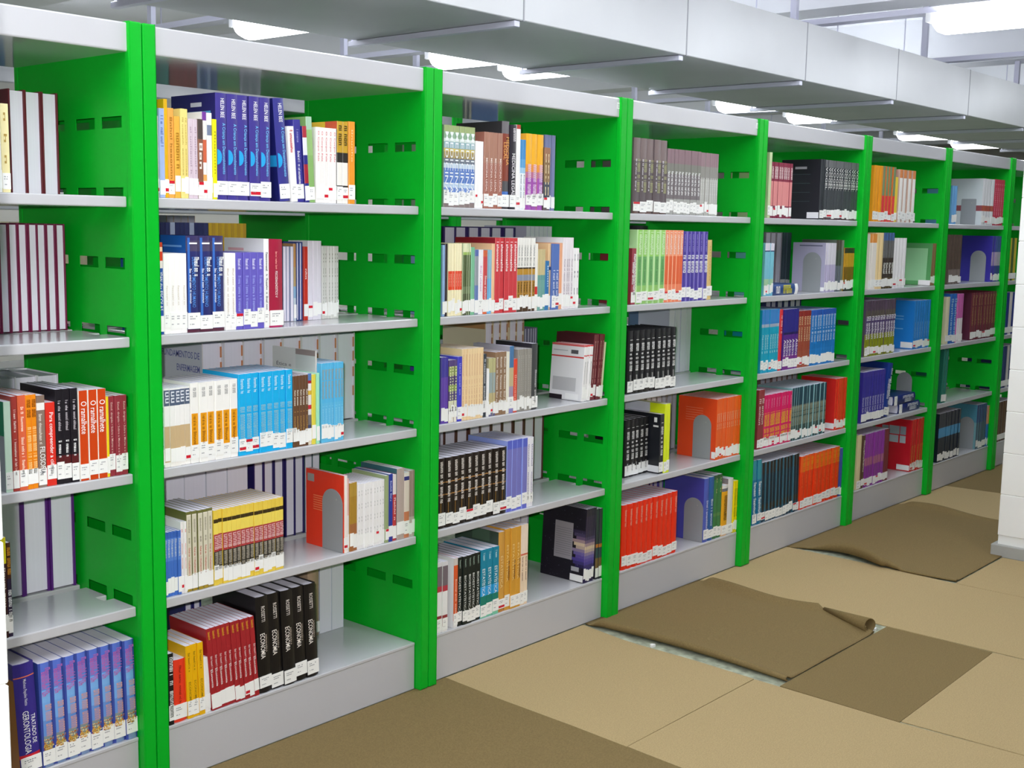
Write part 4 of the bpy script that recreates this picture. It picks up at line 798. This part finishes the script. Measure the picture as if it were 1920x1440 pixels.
(5,2,4.3416,4.4709,4,0.289,0.032,0.0,0,'dkblue4'),
(5,2,4.4731,4.6272,4,0.262,0.032,0.0,0,'white4f'),
(5,2,4.9678,5.0237,2,0.233,0.032,-2.5,0,'browngr'),
(5,3,4.1731,4.5395,11,0.287,0.032,0.0,0,'olivepur'),
(5,3,4.7840,5.0099,7,0.267,0.032,0.0,0,'blue7'),
(5,4,4.1752,4.4460,9,0.265,0.032,0.0,0,'purnavy9'),
(5,4,4.4483,4.5109,1,0.289,0.032,-8.0,0,'navylean'),
(5,5,4.1722,4.2214,1,0.289,0.032,0.0,0,'creamg'),
(5,5,4.2225,4.2574,1,0.282,0.032,0.0,0,'browng'),
(5,5,4.2596,4.4935,7,0.284,0.032,0.0,0,'purple7'),
(5,5,4.4958,4.5478,2,0.284,0.032,0.0,0,'dkred2g'),
(5,5,4.8466,5.0237,5,0.294,0.032,0.0,0,'redpic'),
(6,1,5.2227,5.2930,2,0.216,0.032,0.0,0,'ltbh'),
(6,1,5.6862,5.8758,4,0.275,0.032,0.0,0,'white4h'),
(6,1,5.8773,6.0476,5,0.278,0.032,0.0,0,'red5h'),
(6,2,5.2347,5.4179,4,0.284,0.032,0.0,0,'brownh'),
(6,2,5.8909,6.0476,7,0.280,0.032,0.0,0,'navy7h'),
(6,3,5.2369,5.2927,1,0.273,0.032,0.0,0,'creamh'),
(6,3,5.2941,5.4010,2,0.289,0.032,0.0,0,'blue2h'),
(6,3,5.4024,5.4978,3,0.286,0.032,0.0,0,'pinkwh'),
(6,3,5.6252,6.0476,9,0.284,0.032,0.0,0,'maroon9'),
(6,4,5.2370,5.3103,2,0.314,0.032,-3.0,0,'teal2h'),
(6,5,5.2320,5.5601,12,0.288,0.032,0.0,0,'blackblue'),
(6,5,5.8485,6.0069,5,0.279,0.032,0.0,0,'tealgrey'),
(6,5,6.0084,6.0476,3,0.259,0.032,0.0,0,'orblue'),
]

# ------------------------------------------------------------------ books
LEGIBLE = {'FILOSOFIA', 'Para compreender a ciência', 'Estud. dirigido • Sobre a Morte e o Morrer', 'Matheus Papaléo Netto', 'GERONTOLOGIA', 'TRATADO DE', 'HELEN BEE', 'A Criança em Desenvolvimento', 'O Corpo Fala', 'YDAN', 'das ESCOLAS', 'PSICODIAGNÓSTICO V', 'Ética e', 'cidadania', 'FUNDAMENTOS DE', 'ENFERMAGEM', 'ROSSETTI', 'ECONOMIA', 'INTRODUÇÃO À', 'MEDICINA LEGAL', 'MEDICINA', 'LEGAL', 'BIOLOGIA DO ESPORTE', 'ESTATÍSTICA', 'O Exercício e', 'a Cardiologia', 'VOGEL', 'Atkins', 'Economia', 'O ramalhete', 'DESENVOLVIMENTO HUMANO', 'BIOESTATÍSTICA'}
TEXT = {}
def text_meshes():
    """Every legible title once, as a flat outline mesh scaled to a unit box."""
    tmp = []
    for s in sorted(LEGIBLE):
        c = bpy.data.curves.new('t', 'FONT'); c.body = s; c.size = 1; c.resolution_u = 2; c.offset = .004
        o = bpy.data.objects.new('t', c); COL.objects.link(o); tmp.append((s, o, c))
    dg = bpy.context.evaluated_depsgraph_get(); dg.update()
    for s, o, c in tmp:
        me = bpy.data.meshes.new_from_object(o.evaluated_get(dg))
        vs = [tuple(v.co) for v in me.vertices]; x0 = min(v[0] for v in vs); x1 = max(v[0] for v in vs); y0 = min(v[1] for v in vs); y1 = max(v[1] for v in vs)
        TEXT[s] = ([((v[0]-x0)/(x1-x0), (v[1]-y0)/(y1-y0)-.5) for v in vs], [tuple(p.vertices) for p in me.polygons], (x1-x0)/(y1-y0))
        bpy.data.meshes.remove(me); bpy.data.objects.remove(o); bpy.data.curves.remove(c)
text_meshes()
def glyphs(s):
    """Lettering too small to read in the photograph: letter-like strokes on one baseline."""
    rn = random.Random(s); n = len(s); V, F = [], []
    def bar(x0, x1, y0, y1):
        k = len(V); V.extend([(x0, y0-.5), (x1, y0-.5), (x1, y1-.5), (x0, y1-.5)]); F.append((k, k+1, k+2, k+3))
    for i, ch in enumerate(s):
        if ch == ' ': continue
        x = i/n; w = .78/n; th = w*.3; H = 1 if ch.isupper() or ch.isdigit() else .68
        kind = rn.choice('nuolehn')
        bar(x, x+th, 0, 1 if kind in 'lh' else H)
        if kind == 'l': continue
        bar(x+w-th, x+w, 0, H)
        if kind in 'nohe': bar(x+th, x+w-th, H-.2, H)
        if kind in 'uoe': bar(x+th, x+w-th, 0, .2)
        if kind == 'e': bar(x+th, x+w-th, H*.42, H*.6)
    return V, F, n*.62
def outline(s):
    if s in TEXT: return TEXT[s]
    return glyphs(s)

def cover(t, h, d, D, fe=0):
    k = D.get('k', .0009); q = MB(); m = lin(D['m']); side = lin(D.get('side', D['m'])); bands = D.get('b') or [(0, D['m'])]
    a = .11*t if (t > .03 and not D.get('flat')) else .0014
    if t > .03: P = [(0, d)] + [(t*i/6, a*(2*i/6-1)**2) for i in range(7)] + [(t, d)]
    else:
        c = min(.0014, t*.15); P = [(0, d), (0, c), (c, 0), (t-c, 0), (t, c), (t, d)]
    I = [(k+x*(t-2*k)/t, y+k if 0 < i < len(P)-1 else y) for i, (x, y) in enumerate(P)]
    zb = [b[0]*h for b in bands]+[h]; n = len(P)
    for i in range(n-1):
        board = i in (0, n-2); edge = (i in (1, n-3)) and 'side' in D
        if board or edge:
            q.face([(*P[i], 0), (*P[i+1], 0), (*P[i+1], h), (*P[i], h)], side)
        else:
            for j, b in enumerate(bands): q.face([(*P[i], zb[j]), (*P[i+1], zb[j]), (*P[i+1], zb[j+1]), (*P[i], zb[j+1])], lin(b[1]))
        q.face([(*I[i+1], 0), (*I[i], 0), (*I[i], h), (*I[i+1], h)], side)
        top = side if (board or edge) else lin(bands[-1][1])
        q.face([(*P[i], h), (*P[i+1], h), (*I[i+1], h), (*I[i], h)], top); q.face([(*P[i+1], 0), (*P[i], 0), (*I[i], 0), (*I[i+1], 0)], m)
    for i in (0, n-1): q.face([(*P[i], 0), (*P[i], h), (*I[i], h), (*I[i], 0)], side)
    for e, (y0, y1, z0, z1, c) in enumerate(D.get('lc', ())):           # printed patches on the left board
        if fe:
            x = t+.0003+.00006*e; q.face([(x, d*(1-y0), z0*h), (x, d*(1-y1), z0*h), (x, d*(1-y1), z1*h), (x, d*(1-y0), z1*h)], lin(c)); continue
        x = -.0003-.00006*e; q.face([(x, a+y1*(d-a), z0*h), (x, a+y0*(d-a), z0*h), (x, a+y0*(d-a), z1*h), (x, a+y1*(d-a), z1*h)], lin(c))
    if 'stars' in D:
        rn = random.Random(9)
        for i in range(90):
            y, z, w = rn.random()*.97, rn.random()*.97, rn.choice((.0006, .0008, .0012)); x = -.0016 if y < .28 or y > .7 or z < .28 or z > .78 else None
            if x: yy = a+y*(d-a); q.face([(x, yy+w, z*h), (x, yy, z*h), (x, yy, z*h+w), (x, yy+w, z*h+w)], lin('c8c4e8'))
    for s, yl, yr, zc, sz, c in D.get('lt', ()):
        V, F, _ = outline(s); x = -.0012
        if fe:
            for f in F: q.face([(t+.0012, d*(1-yr+(yr-yl)*V[i][0]), zc*h+V[i][1]*sz*h) for i in f], lin(c))
            continue
        ya, yb = a+yr*(d-a), a+yl*(d-a)
        for f in F: q.face([(x, ya-(ya-yb)*V[i][0], zc*h+V[i][1]*sz*h) for i in f], lin(c))
    def patch(x0, x1, z0, z1, c, lift=.0003): q.face([(x0*t, -lift, z0*h), (x1*t, -lift, z0*h), (x1*t, -lift, z1*h), (x0*t, -lift, z1*h)], lin(c))
    if 'patch' in D: patch(.1, .9, D['patch'][0], D['patch'][1], D['patch'][2])
    if 'stripe' in D: patch(.05, .24, .16, .98, D['stripe'])
    if 'stripe2' in D: patch(.3, .38, .16, .36, D['stripe2'])
    if 'disc' in D:
        r = min(.02, .6*t); q.face([(.03*t, -.0012, .4*h-r)] + [(.03*t+r*.75*math.cos(u), -.0012, .4*h+r*math.sin(u)) for u in [(-.5+i/8)*math.pi for i in range(1, 8)]] + [(.03*t, -.0012, .4*h+r)], lin(D['disc']))
    if 'dots' in D:
        rn = random.Random(5)
        for i in range(60):
            x, z, r = rn.uniform(.1, .88), .17+.15*rn.random()**1.6*(1-.3), rn.uniform(.03, .06)
            patch(x-r, x+r, z-r*.12, z+r*.12, rn.choice(D['dots']), .0012)
    return q
def pages(t, h, d, D):
    k = D.get('k', .0009); rim = .0035 if k >= .0014 else .0006; fe = .005 if k >= .0014 else .0008; q = MB()
    q.box(k, t-k, (.11*t if t > .03 else .0014)+k, d-fe, rim, h-rim, lin('eeecfa'), 1)
    if 'tabs' in D:
        for z in (.34, .56, .74, .9): q.face([(k-.0002, d+.0003, z*h-.018), (k+.006, d+.0003, z*h-.018), (k+.006, d+.0003, z*h+.014), (k-.0002, d+.0003, z*h+.014)], lin(D['tabs']), 1)
    return q
def title(t, h, D, simple=False, only=None):
    q = MB()
    for s, lo, hi, size, c, off in (D.get('t', ()) if only is None else D['t'][only:only+1]):
        V, F, asp = glyphs(s) if simple else outline(s); L = (hi-lo)*h; g = size*t*1.25
        if simple:
            x = t*(.5+off); q.face([(x-g*.3, -.0008, lo*h), (x+g*.3, -.0008, lo*h), (x+g*.3, -.0008, hi*h), (x-g*.3, -.0008, hi*h)], tuple((u*.55+v*.45) for u, v in zip(lin(c), lin(D['m'])))); continue
        if g > L/asp*1.6: g = L/asp*1.6
        y = -.0015 if 'dots' in D else -.0009
        for f in F: q.face([(t*(.5+off)+V[i][1]*g, y, hi*h-V[i][0]*L) for i in f], lin(c))
    return q
def sticker(t, h, var, simple=False):
    q = MB(); rn = random.Random(var); z0 = (.005, .012, .009, .016, .007)[var % 5]; hh = (.040, .036, .042, .034)[var % 4]; e = min(.0008, t*.08)
    W = lin('fbfbf9'); q.box(e*.3, t-e*.3, -.0009, .0006, z0, z0+hh, W)
    if not simple:
        G = lin('8a8c94')
        for r, (zf, w) in enumerate(((.74, .6), (.6, .45), (.26, .35))):
            n = 5
            for i in range(n):
                if rn.random() < .2: continue
                x = t*(.16+w*i/n); q.face([(x, -.0012, z0+hh*zf), (x+t*w/n*.7, -.0012, z0+hh*zf), (x+t*w/n*.7, -.0012, z0+hh*(zf+.06)), (x, -.0012, z0+hh*(zf+.06))], G)
    if var in (7, 13): q.face([(e, -.0011, z0+hh*.78), (t-e, -.0011, z0+hh*.78), (t-e, -.0011, z0+hh), (e, -.0011, z0+hh)], lin('d81830' if var == 7 else '2c60b8'))
    if var == 11: q.face([(e, -.0011, z0+hh*.1), (t-e, -.0011, z0+hh*.1), (t-e, -.0011, z0+hh*.34), (e, -.0011, z0+hh*.34)], lin('d81830'))
    return q

def project(p):
    v = Vector(p)-Vector(CAM); c = v.dot(FWD); return 960+FPX*v.dot(RGT)/c, 720-FPX*v.dot(UPV)/c
random.seed(11)
ALL = []                                                               # every book: matrix, size, design, label
BAYW = ['first', 'second', 'third', 'fourth', 'fifth', 'sixth', 'seventh', 'eighth']
for bay, sh, x0, x1, n, h, y, lean, fe, key in ROWS:
    D = DES[key]; t = (x1-x0)/n; z = SZ[sh]; d = max(.12, min(.22 if not fe else .24, .74*h))
    if y > .05 and not fe: d = min(d, .2)
    if y + d > .56: d = .56-y
    if not fe and y < .28 and y+d > .262 and sh != 5: d = .262-y
    t_ = t*.985; gp = (t-t_)/2
    if lean: t_ = t*math.cos(math.radians(lean))*.985
    where = '%s shelf, %s bay' % (SHELF[sh], BAYW[bay])
    if sh == 5: where = 'bottom deck, %s bay' % BAYW[bay]
    for i in range(n):
        jy = random.uniform(-.002, .003) if not fe else random.uniform(0, .008); xx = x0+i*t+gp; yy = y+jy
        if lean:
            piv = Vector((xx, yy, z+.0006)) if lean > 0 else Vector((xx+t, yy, z+.0006))
            rm = Matrix.Rotation(-math.radians(lean), 4, 'Y')
            M = Matrix.Translation(piv) @ rm @ (Matrix() if lean > 0 else Matrix.Translation((-t_, 0, 0)))
        elif fe: M = Matrix.Translation((xx+t_, yy+d, z+.0006)) @ Matrix.Rotation(math.pi, 4, 'Z')
        else: M = Matrix.Translation((xx, yy, z+.0006))
        a = project((xx, yy, z)); b = project((xx+t, yy, z+h)); vis = max(0, min(b[0], 1920)-max(a[0], 0))*max(0, a[1]-max(b[1], 0))*(.35 if y > .28 else .7 if y > .05 else 1)
        lab = ('%s from left of %s alike, %s, %s' % (ORD[i], NUM[n-1], D['d'], where)) if n > 1 else '%s, %s' % (D['d'], where)
        if len(lab.replace(',', '').split()) > 16: lab = lab.replace(' alike', '')
        if len(lab.replace(',', '').split()) > 16: lab = lab.replace(' from left', '')
        ALL.append([vis, M, t_, h, d, key, fe, lab, ('%s on the %s' % (D['d'], where)) if n > 1 else 'single books on the ' + where, random.choice((0, 1, 2, 3, 4, 5, 6, 7, 8, 9, 10, 11, 12, 14)) if random.random() < .7 else random.choice((1, 2, 4, 6, 8))])
def lying(x, z, t, h, d, key, lab, flip):
    M = Matrix.Translation((x, .034, z+t+.0008)) @ Matrix.Rotation(math.pi/2, 4, 'Y') if flip else Matrix.Translation((x+h, .034, z+.0008)) @ Matrix.Rotation(-math.pi/2, 4, 'Y')
    ALL.append([9e4, M, t, h, d, key, 0, lab, 'books lying flat', 1])
DES['lieblue'] = dict(m='2c4c88', k=.002, b=[(0, 'f4f4f4'), (.12, '2c4c88')], t=[('BIOLOGIA', .3, .6, .36, 'e8e040', .2), ('MOLECULAR', .25, .6, .36, 'e8e040', -.16), ('III', .72, .88, .9, 'f0f0f4', 0)], d='')
DES['lienavy'] = dict(m='1c2c74', k=.002, t=[('ROTATION', .5, .82, .32, 'e8ecf4', .14), ('Fundamentos', .38, .9, .32, 'e8ecf4', -.2)], d='')
lying(3.2, SZ[2], .048, .235, .18, 'lieblue', 'blue book lying flat with yellow lettering, second shelf, fifth bay', False)
lying(4.645, SZ[4], .05, .29, .2, 'lienavy', 'lower navy book of the two lying stacked, fourth shelf, sixth bay', True)
lying(4.575, SZ[4]+.0512, .05, .29, .2, 'lienavy', 'upper navy book of the two lying stacked, fourth shelf, sixth bay', True)

order = sorted(range(len(ALL)), key=lambda i: -ALL[i][0]); single = set(order[:304]); cache = {}
mass = MB(); I4 = Matrix()
def cached(kind, key, fn, mats):
    k = (kind,)+key
    if k not in cache:
        q = fn(); cache[k] = q.mesh(kind, mats, True) if q.f else None
    return cache[k]
for i, (vis, M, t, h, d, key, fe, lab, grp, var) in enumerate(ALL):
    D = DES[key]; sz = (round(t, 4), round(h, 3), round(d, 3), key)
    if i in single:
        e = bpy.data.objects.new('book', None); COL.objects.link(e); e.empty_display_size = .02
        e.matrix_world = M; tag(e, lab, 'book', grp)
        cv = link('cover', cached('cover', sz, lambda: cover(t, h, d, D, fe), [BOOK]), e)
        pg = cached('page_block', sz, lambda: (lambda q: (setattr(q, 'mi', [0]*len(q.f)), q)[1])(pages(t, h, d, D)), [PAGE]); link('page_block', pg, e)
        if not fe:
            for j in range(len(D.get('t', ()))):
                tm = cached('title', sz+(j,), lambda: title(t, h, D, False, j), [BOOK])
                if tm: link('title', tm, cv)
            if key != 'lieblue': link('shelf_mark', cached('shelf_mark', (round(t, 4), var), lambda: sticker(t, h, var), [BOOK]), cv)
    else:
        mass.add(cover(t, h, d, D, fe), M); mass.add(pages(t, h, d, D), M)
        if not fe: mass.add(title(t, h, D, vis < 260), M); mass.add(sticker(t, h, var, True), M)
# books of the row across the aisle, seen only in slits
random.seed(4)
def rowbook(x0, x1, n, z, h, colors, y=2.03, fe=False):
    t = (x1-x0)/n
    for i in range(n):
        c = colors[i % len(colors)]; DD = dict(m=c) if isinstance(c, str) else dict(m=c[0], b=c[1])
        M = Matrix.Translation((x0+i*t, y, z)) if not fe else Matrix.Translation((x0+i*t+t, y+.19, z)) @ Matrix.Rotation(math.pi, 4, 'Z')
        mass.add(cover(t*.97, h, .19, DD), M); mass.add(pages(t*.97, h, .19, DD), M)
        if not fe: mass.add(sticker(t*.97, h, 1, True), M)
rowbook(1.25, 1.41, 4, SZ[1], .25, ['2c6c68', '347c74']); rowbook(1.412, 1.55, 6, SZ[1], .26, ['7c2c30', '8c3438'])
rowbook(1.552, 1.66, 6, SZ[1], .25, ['8494b0', '3c5484', '4c6494']); rowbook(1.662, 1.78, 6, SZ[1], .27, [('a0b890', [(0, '4c8c54'), (.6, 'd8a838')])]); rowbook(1.782, 1.9, 5, SZ[1], .26, ['9498a0', '7c848c'])
rowbook(1.25, 1.60, 14, SZ[2], .278, ['242858', '2c3060', 'a0a8c0', '242858']); rowbook(1.602, 1.81, 12, SZ[2], .278, ['c8a020', 'b89020'])
rowbook(1.25, 1.72, 12, SZ[2], .31, ['f4f0ec', 'e8d8c8', 'f4c070'], 2.31, True)
rowbook(3.25, 3.34, 5, SZ[1], .24, ['b0a898', '404448']); rowbook(3.342, 3.56, 14, SZ[1], .25, ['3c5c98', '4c6ca8']); rowbook(.25, .9, 20, SZ[1], .26, ['3c5c84', 'a8a8a0', '2c2c68', '3c4448'])
rowbook(3.3, 3.6, 10, SZ[2], .27, ['405048', '606870']); rowbook(.25, 1.0, 18, SZ[2], .27, ['d8cca8', 'b0a890', 'c4b898'])
# a few spines of the last bay beside the pillar
def endbook(x0, x1, n, sh, h, colors):
    t = (x1-x0)/n
    for i in range(n):
        DD = dict(m=colors[i % len(colors)]); M = Matrix.Translation((x0+i*t, .034, SZ[sh]))
        mass.add(cover(t*.97, h, .19, DD), M); mass.add(pages(t*.97, h, .19, DD), M); mass.add(sticker(t*.97, h, 1, True), M)
endbook(6.13, 6.35, 5, 2, .27, ['c8b840', '506838']); endbook(6.13, 6.4, 5, 3, .27, ['2c3c88', 'd8d4d0']); endbook(6.13, 6.5, 8, 4, .27, ['304070', 'd0ccc8', '384880']); endbook(6.13, 6.5, 8, 5, .26, ['6c4c34', '5c4030'])
mo = link('books', mass.mesh('books', [BOOK, PAGE], True)); mo['kind'] = 'stuff'
tag(mo, 'remaining smaller books on the far bays and behind the front rows', 'books')

# ------------------------------------------------------------------ bookends
def bookend(x, y0, w, h, sh, label, arch=True, tilt=0):
    q = MB(); pts = []
    if arch:
        r = w/2; pts = [(0, 0), (w, 0)] + [(r+r*math.cos(a), h-r+r*math.sin(a)) for a in [math.pi*i/16 for i in range(17)]]
    else: pts = [(0, 0), (w, 0), (w, h-.004), (w-.004, h), (.004, h), (0, h-.004)]
    n = len(pts); q.v = [(0, p, z) for p, z in pts] + [(.0016, p, z) for p, z in pts]
    q.f = [tuple(range(n)), tuple(range(2*n-1, n-1, -1))] + [(i, n+i, n+(i+1) % n, (i+1) % n) for i in range(n)]; q.c = [(1, 1, 1)]*len(q.f); q.mi = [0]*len(q.f)
    t = thing('bookend', label, 'bookend', (x, y0, SZ[sh]), (0, 0, 0), 'grey steel bookends')
    part('upright_plate', q, STEEL, t)
    q = MB(); q.box(0, .11, .004, w-.004, 0, .0006); part('foot_plate', q, STEEL, t)
    q = MB(); q.tube((-.0004, w*.3, h*.84), (.0001, w*.3, h*.84), .003, 10); part('rivet', q, SKIRT, t)
bookend(.6640, .035, .092, .19, 4, 'grey arched bookend before the orange red cover, fourth shelf, second bay')
bookend(2.7560, .055, .09, .19, 4, 'grey arched bookend before the orange volumes, fourth shelf, fourth bay')
bookend(2.6880, .037, .095, .19, 5, 'grey arched bookend before blue volumes, bottom deck, fourth bay')
bookend(3.6930, .055, .095, .19, 2, 'grey arched bookend before lilac paperbacks, second shelf, fifth bay')
bookend(4.965, 0.100, .09, .195, 4, 'grey arched bookend standing free beside two lying books, sixth bay')
bookend(5.6830, .07, .09, .155, 1, 'square topped grey bookend before white volumes, top shelf, seventh bay', False)
bookend(5.8880, .063, .095, .19, 2, 'grey arched bookend before the violet navy volumes, seventh bay')
bookend(5.8450, .051, .09, .2, 5, 'grey arched bookend before the teal cover, bottom deck, seventh bay')
